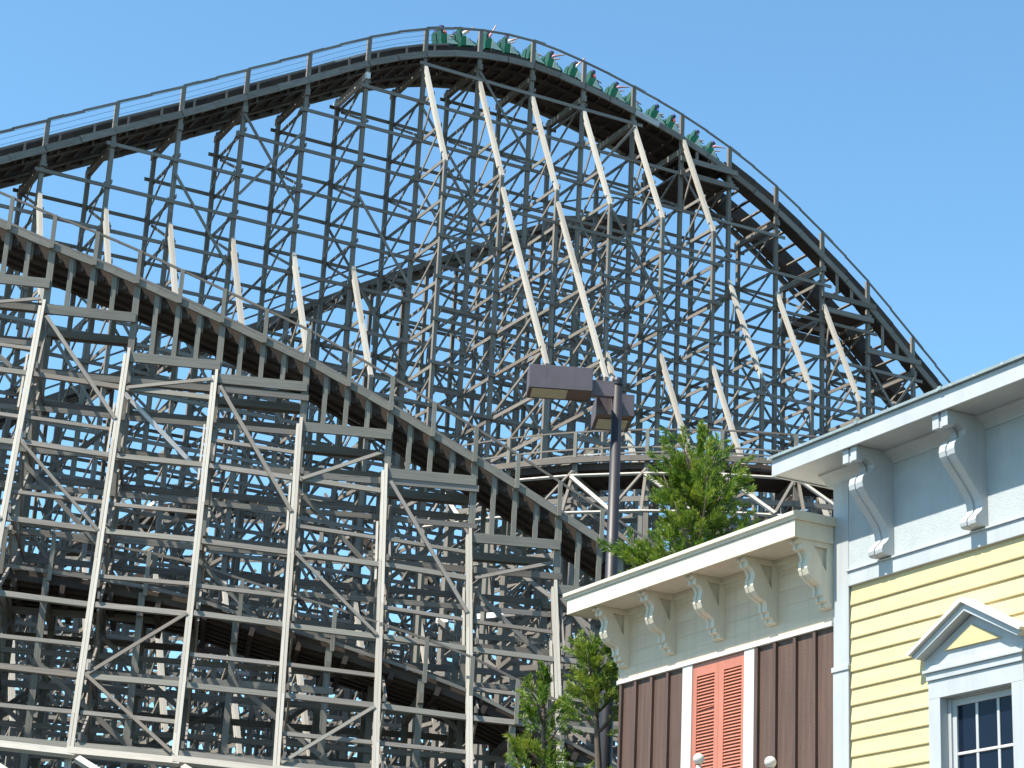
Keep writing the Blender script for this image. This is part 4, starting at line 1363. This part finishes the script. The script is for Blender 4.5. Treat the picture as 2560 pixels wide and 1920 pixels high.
# ================================================================== RIDERS
SKIN = [(0.52, 0.30, 0.21), (0.44, 0.24, 0.16), (0.22, 0.11, 0.07), (0.58, 0.36, 0.27)]
SHIRT = [('white', (0.75, 0.75, 0.74)), ('red', (0.50, 0.03, 0.03)), ('blue', (0.05, 0.12, 0.45)), ('pink', (0.70, 0.30, 0.36)), ('navy', (0.03, 0.04, 0.14)), ('grey', (0.30, 0.30, 0.32))]
HAIR = [('dark', (0.02, 0.014, 0.01)), ('brown', (0.09, 0.045, 0.02)), ('auburn', (0.16, 0.05, 0.025))]
MS = [paint_mat('skin_%d' % i, c, 0.5, 0.05, 6) for i, c in enumerate(SKIN)]
MC = {n_: paint_mat('shirt_' + n_, c, 0.8, 0.08, 6) for n_, c in SHIRT}
MH = {n_: paint_mat('hair_' + n_, c, 0.6, 0.1, 9) for n_, c in HAIR}
MP = paint_mat('dark_trousers', (0.03, 0.035, 0.06), 0.8, 0.1, 6)


def skin_mesh(name, verts, edges, radii, root=0, sub=2):
    me = bpy.data.meshes.new(name + '_skeleton')
    me.from_pydata(verts, edges, [])
    ob = bpy.data.objects.new(name + '_tmp', me)
    COL.objects.link(ob)
    md = ob.modifiers.new('skin', 'SKIN')
    for i, r_ in enumerate(radii):
        rr = r_ if isinstance(r_, tuple) else (r_, r_)
        me.skin_vertices[0].data[i].radius = rr
        me.skin_vertices[0].data[i].use_root = (i == root)
    ob.modifiers.new('sub', 'SUBSURF').levels = sub
    ob.modifiers['sub'].render_levels = sub
    dg = bpy.context.evaluated_depsgraph_get()
    out = bpy.data.meshes.new_from_object(ob.evaluated_get(dg))
    out.name = name
    out.materials.clear()
    bpy.data.objects.remove(ob)
    bpy.data.meshes.remove(me)
    for p in out.polygons:
        p.use_smooth = True
    return out


def rider_meshes(pose):
    """seated rider, origin on the seat, facing +x"""
    V, E, R_ = [], [], []

    def v(p, r_):
        V.append(p); R_.append(r_); return len(V) - 1

    def e(a, b_):
        E.append((a, b_))
    pel = v((0.02, 0, 0.10), (0.15, 0.12)); bel = v((0.0, 0, 0.27), (0.14, 0.11)); che = v((0.0, 0, 0.45), (0.16, 0.12)); nec = v((0.01, 0, 0.60), 0.06)
    hd0 = v((0.03, 0, 0.69), 0.085); hd1 = v((0.04, 0, 0.80), 0.095); hd2 = v((0.03, 0, 0.89), 0.06)
    for a, b_ in ((pel, bel), (bel, che), (che, nec), (nec, hd0), (hd0, hd1), (hd1, hd2)): e(a, b_)
    nose = v((0.145, 0, 0.765), 0.016); e(hd1, nose)
    sl, hand_pts = {}, {}
    for sd in (-1, 1):
        hip = v((0.08, 0.10 * sd, 0.10), 0.085); kn = v((0.46, 0.13 * sd, 0.14), 0.065); an = v((0.50, 0.13 * sd, -0.12), 0.042); ft = v((0.60, 0.13 * sd, -0.14), 0.035)
        e(pel, hip); e(hip, kn); e(kn, an); e(an, ft)
        sh = v((0.0, 0.19 * sd, 0.52), 0.062); e(che, sh)
        if pose == 'up':
            el = (0.10, 0.27 * sd, 0.74); wr = (0.22, 0.30 * sd, 0.98); hd = (0.26, 0.30 * sd, 1.07); dr = Vector((0.25, 0, 0.9))
        elif pose == 'ahead':
            el = (0.22, 0.25 * sd, 0.62); wr = (0.46, 0.24 * sd, 0.76); hd = (0.55, 0.24 * sd, 0.81); dr = Vector((0.9, 0, 0.4))
        else:
            el = (0.12, 0.24 * sd, 0.30); wr = (0.34, 0.18 * sd, 0.33); hd = (0.42, 0.17 * sd, 0.34); dr = Vector((0.9, -0.1 * sd, -0.3))
        eli = v(el, 0.048); wri = v(wr, 0.034); pal = v(hd, (0.040, 0.026))
        e(sh, eli); e(eli, wri); e(wri, pal)
        dr.normalize()
        lat = Vector((0, 1, 0))
        hp = Vector(hd)
        for j, (o_, ln) in enumerate(((-0.03, 0.075), (-0.01, 0.09), (0.012, 0.085), (0.032, 0.065))):
            q = hp + lat * o_ * sd + dr * ln
            fi = v(tuple(q), 0.009); e(pal, fi)
        th = hp - lat * 0.06 * sd + dr * 0.015
        ti = v(tuple(th), 0.01); e(pal, ti)
        sl[sd] = (sh, eli)
        hand_pts[sd] = (el, wr)
    body = skin_mesh('person_body', V, E, R_, 0, 2)
    # shirt over trunk and upper arms
    V2 = [(0.02, 0, 0.08), (0.0, 0, 0.27), (0.0, 0, 0.45), (0.008, 0, 0.565)]
    E2 = [(0, 1), (1, 2), (2, 3)]
    R2 = [(0.165, 0.135), (0.155, 0.125), (0.175, 0.135), (0.075, 0.075)]
    for sd in (-1, 1):
        k = len(V2)
        el = Vector(hand_pts[sd][0])
        sh = Vector((0.0, 0.19 * sd, 0.52))
        V2 += [tuple(sh), tuple(sh.lerp(el, 0.7))]
        E2 += [(2, k), (k, k + 1)]
        R2 += [0.077, 0.064]
    shirt = skin_mesh('shirt', V2, E2, R2, 0, 2)
    V3 = [(0.02, 0, 0.10)]; E3 = []; R3 = [(0.16, 0.13)]
    for sd in (-1, 1):
        k = len(V3)
        V3 += [(0.08, 0.10 * sd, 0.10), (0.46, 0.13 * sd, 0.14), (0.50, 0.13 * sd, -0.09)]
        E3 += [(0, k), (k, k + 1), (k + 1, k + 2)]
        R3 += [0.098, 0.077, 0.056]
    trou = skin_mesh('trousers', V3, E3, R3, 0, 1)
    return body, shirt, trou


def hair_mesh(long):
    mb = MB()
    n, m_ = 14, 8
    vs = []
    for i in range(m_ + 1):
        t = math.pi * 0.62 * i / m_
        for k in range(n):
            a = 2 * math.pi * k / n
            front = max(0.0, math.cos(a))
            tt = t * (1 - 0.42 * front)
            r_ = 0.122
            z = 0.795 + r_ * 1.05 * math.cos(tt)
            if long and front < 0.3 and i > m_ - 3:
                z -= 0.09 * (i - m_ + 3) / 3
            vs.append((0.025 + r_ * math.sin(tt) * math.cos(a), r_ * 0.93 * math.sin(tt) * math.sin(a), z))
    fs = [(i * n + k, (i + 1) * n + k, (i + 1) * n + (k + 1) % n, i * n + (k + 1) % n) for i in range(m_) for k in range(n)]
    mb.add(vs, fs)
    return mb


POSES = {p: rider_meshes(p) for p in ('up', 'ahead', 'bar')}
_mc = {}


def with_mat(me, mat):
    key = (me.name, mat.name)
    if key not in _mc:
        c = me.copy(); c.materials.clear(); c.materials.append(mat); _mc[key] = c
    return _mc[key]


HAIRM = {l: hair_mesh(l).mesh('hair_long' if l else 'hair_short', MH['dark'], True) for l in (False, True)}
rr = random.Random(21)
POSE_TXT = {'up': 'arms raised', 'ahead': 'arms ahead', 'bar': 'arms low'}
carname = {0: 'the rearmost green car', 1: 'the sixth green car from the front', 2: 'the fifth green car from the front', 3: 'the fourth green car from the front', 4: 'the third green car from the front', 5: 'the second green car from the front', 6: 'the lead green car'}
plan = {(0, 'rear', 0): ('bar', 'red'), (0, 'front', 0): ('ahead', 'white'), (1, 'rear', 0): ('up', 'pink'), (1, 'front', 0): ('ahead', 'white'), (2, 'rear', 0): ('bar', 'grey'), (2, 'front', 0): ('ahead', 'pink'),
        (3, 'rear', 0): ('up', 'white'), (3, 'front', 0): ('bar', 'red'), (4, 'rear', 0): ('ahead', 'pink'), (4, 'front', 0): ('bar', 'red'), (5, 'rear', 0): ('bar', 'blue'), (5, 'front', 0): ('bar', 'red'), (6, 'rear', 0): ('bar', 'navy'), (6, 'front', 0): ('ahead', 'pink')}
for c in range(CARN):
    for row, x0 in (('rear', -0.74), ('front', 0.27)):
        for side in (0, 1):
            key = (c, row, side)
            if key in plan:
                pose, sh = plan[key]
            else:
                if rr.random() < 0.2: continue
                pose, sh = rr.choice(['up', 'ahead', 'bar', 'bar']), rr.choice([s_[0] for s_ in SHIRT])
            bd, st, tr_ = POSES[pose]
            E_ = empty('person')
            E_.matrix_world = car_frames[c] @ Matrix.Translation((x0, -0.28 if side == 0 else 0.28, 0.40))
            hn = rr.choice([h_[0] for h_ in HAIR])
            tag(E_, 'rider in %s shirt, %s, %s %s seat of %s' % (sh, POSE_TXT[pose], 'near' if side == 0 else 'far', row, carname[c].replace('the ', '')), 'person', 'riders on the train')
            link('body', with_mat(bd, rr.choice(MS)), E_)
            link('shirt', with_mat(st, MC[sh]), E_)
            link('trousers', with_mat(tr_, MP), E_)
            link('hair', with_mat(HAIRM[rr.random() < 0.4], MH[hn]), E_)
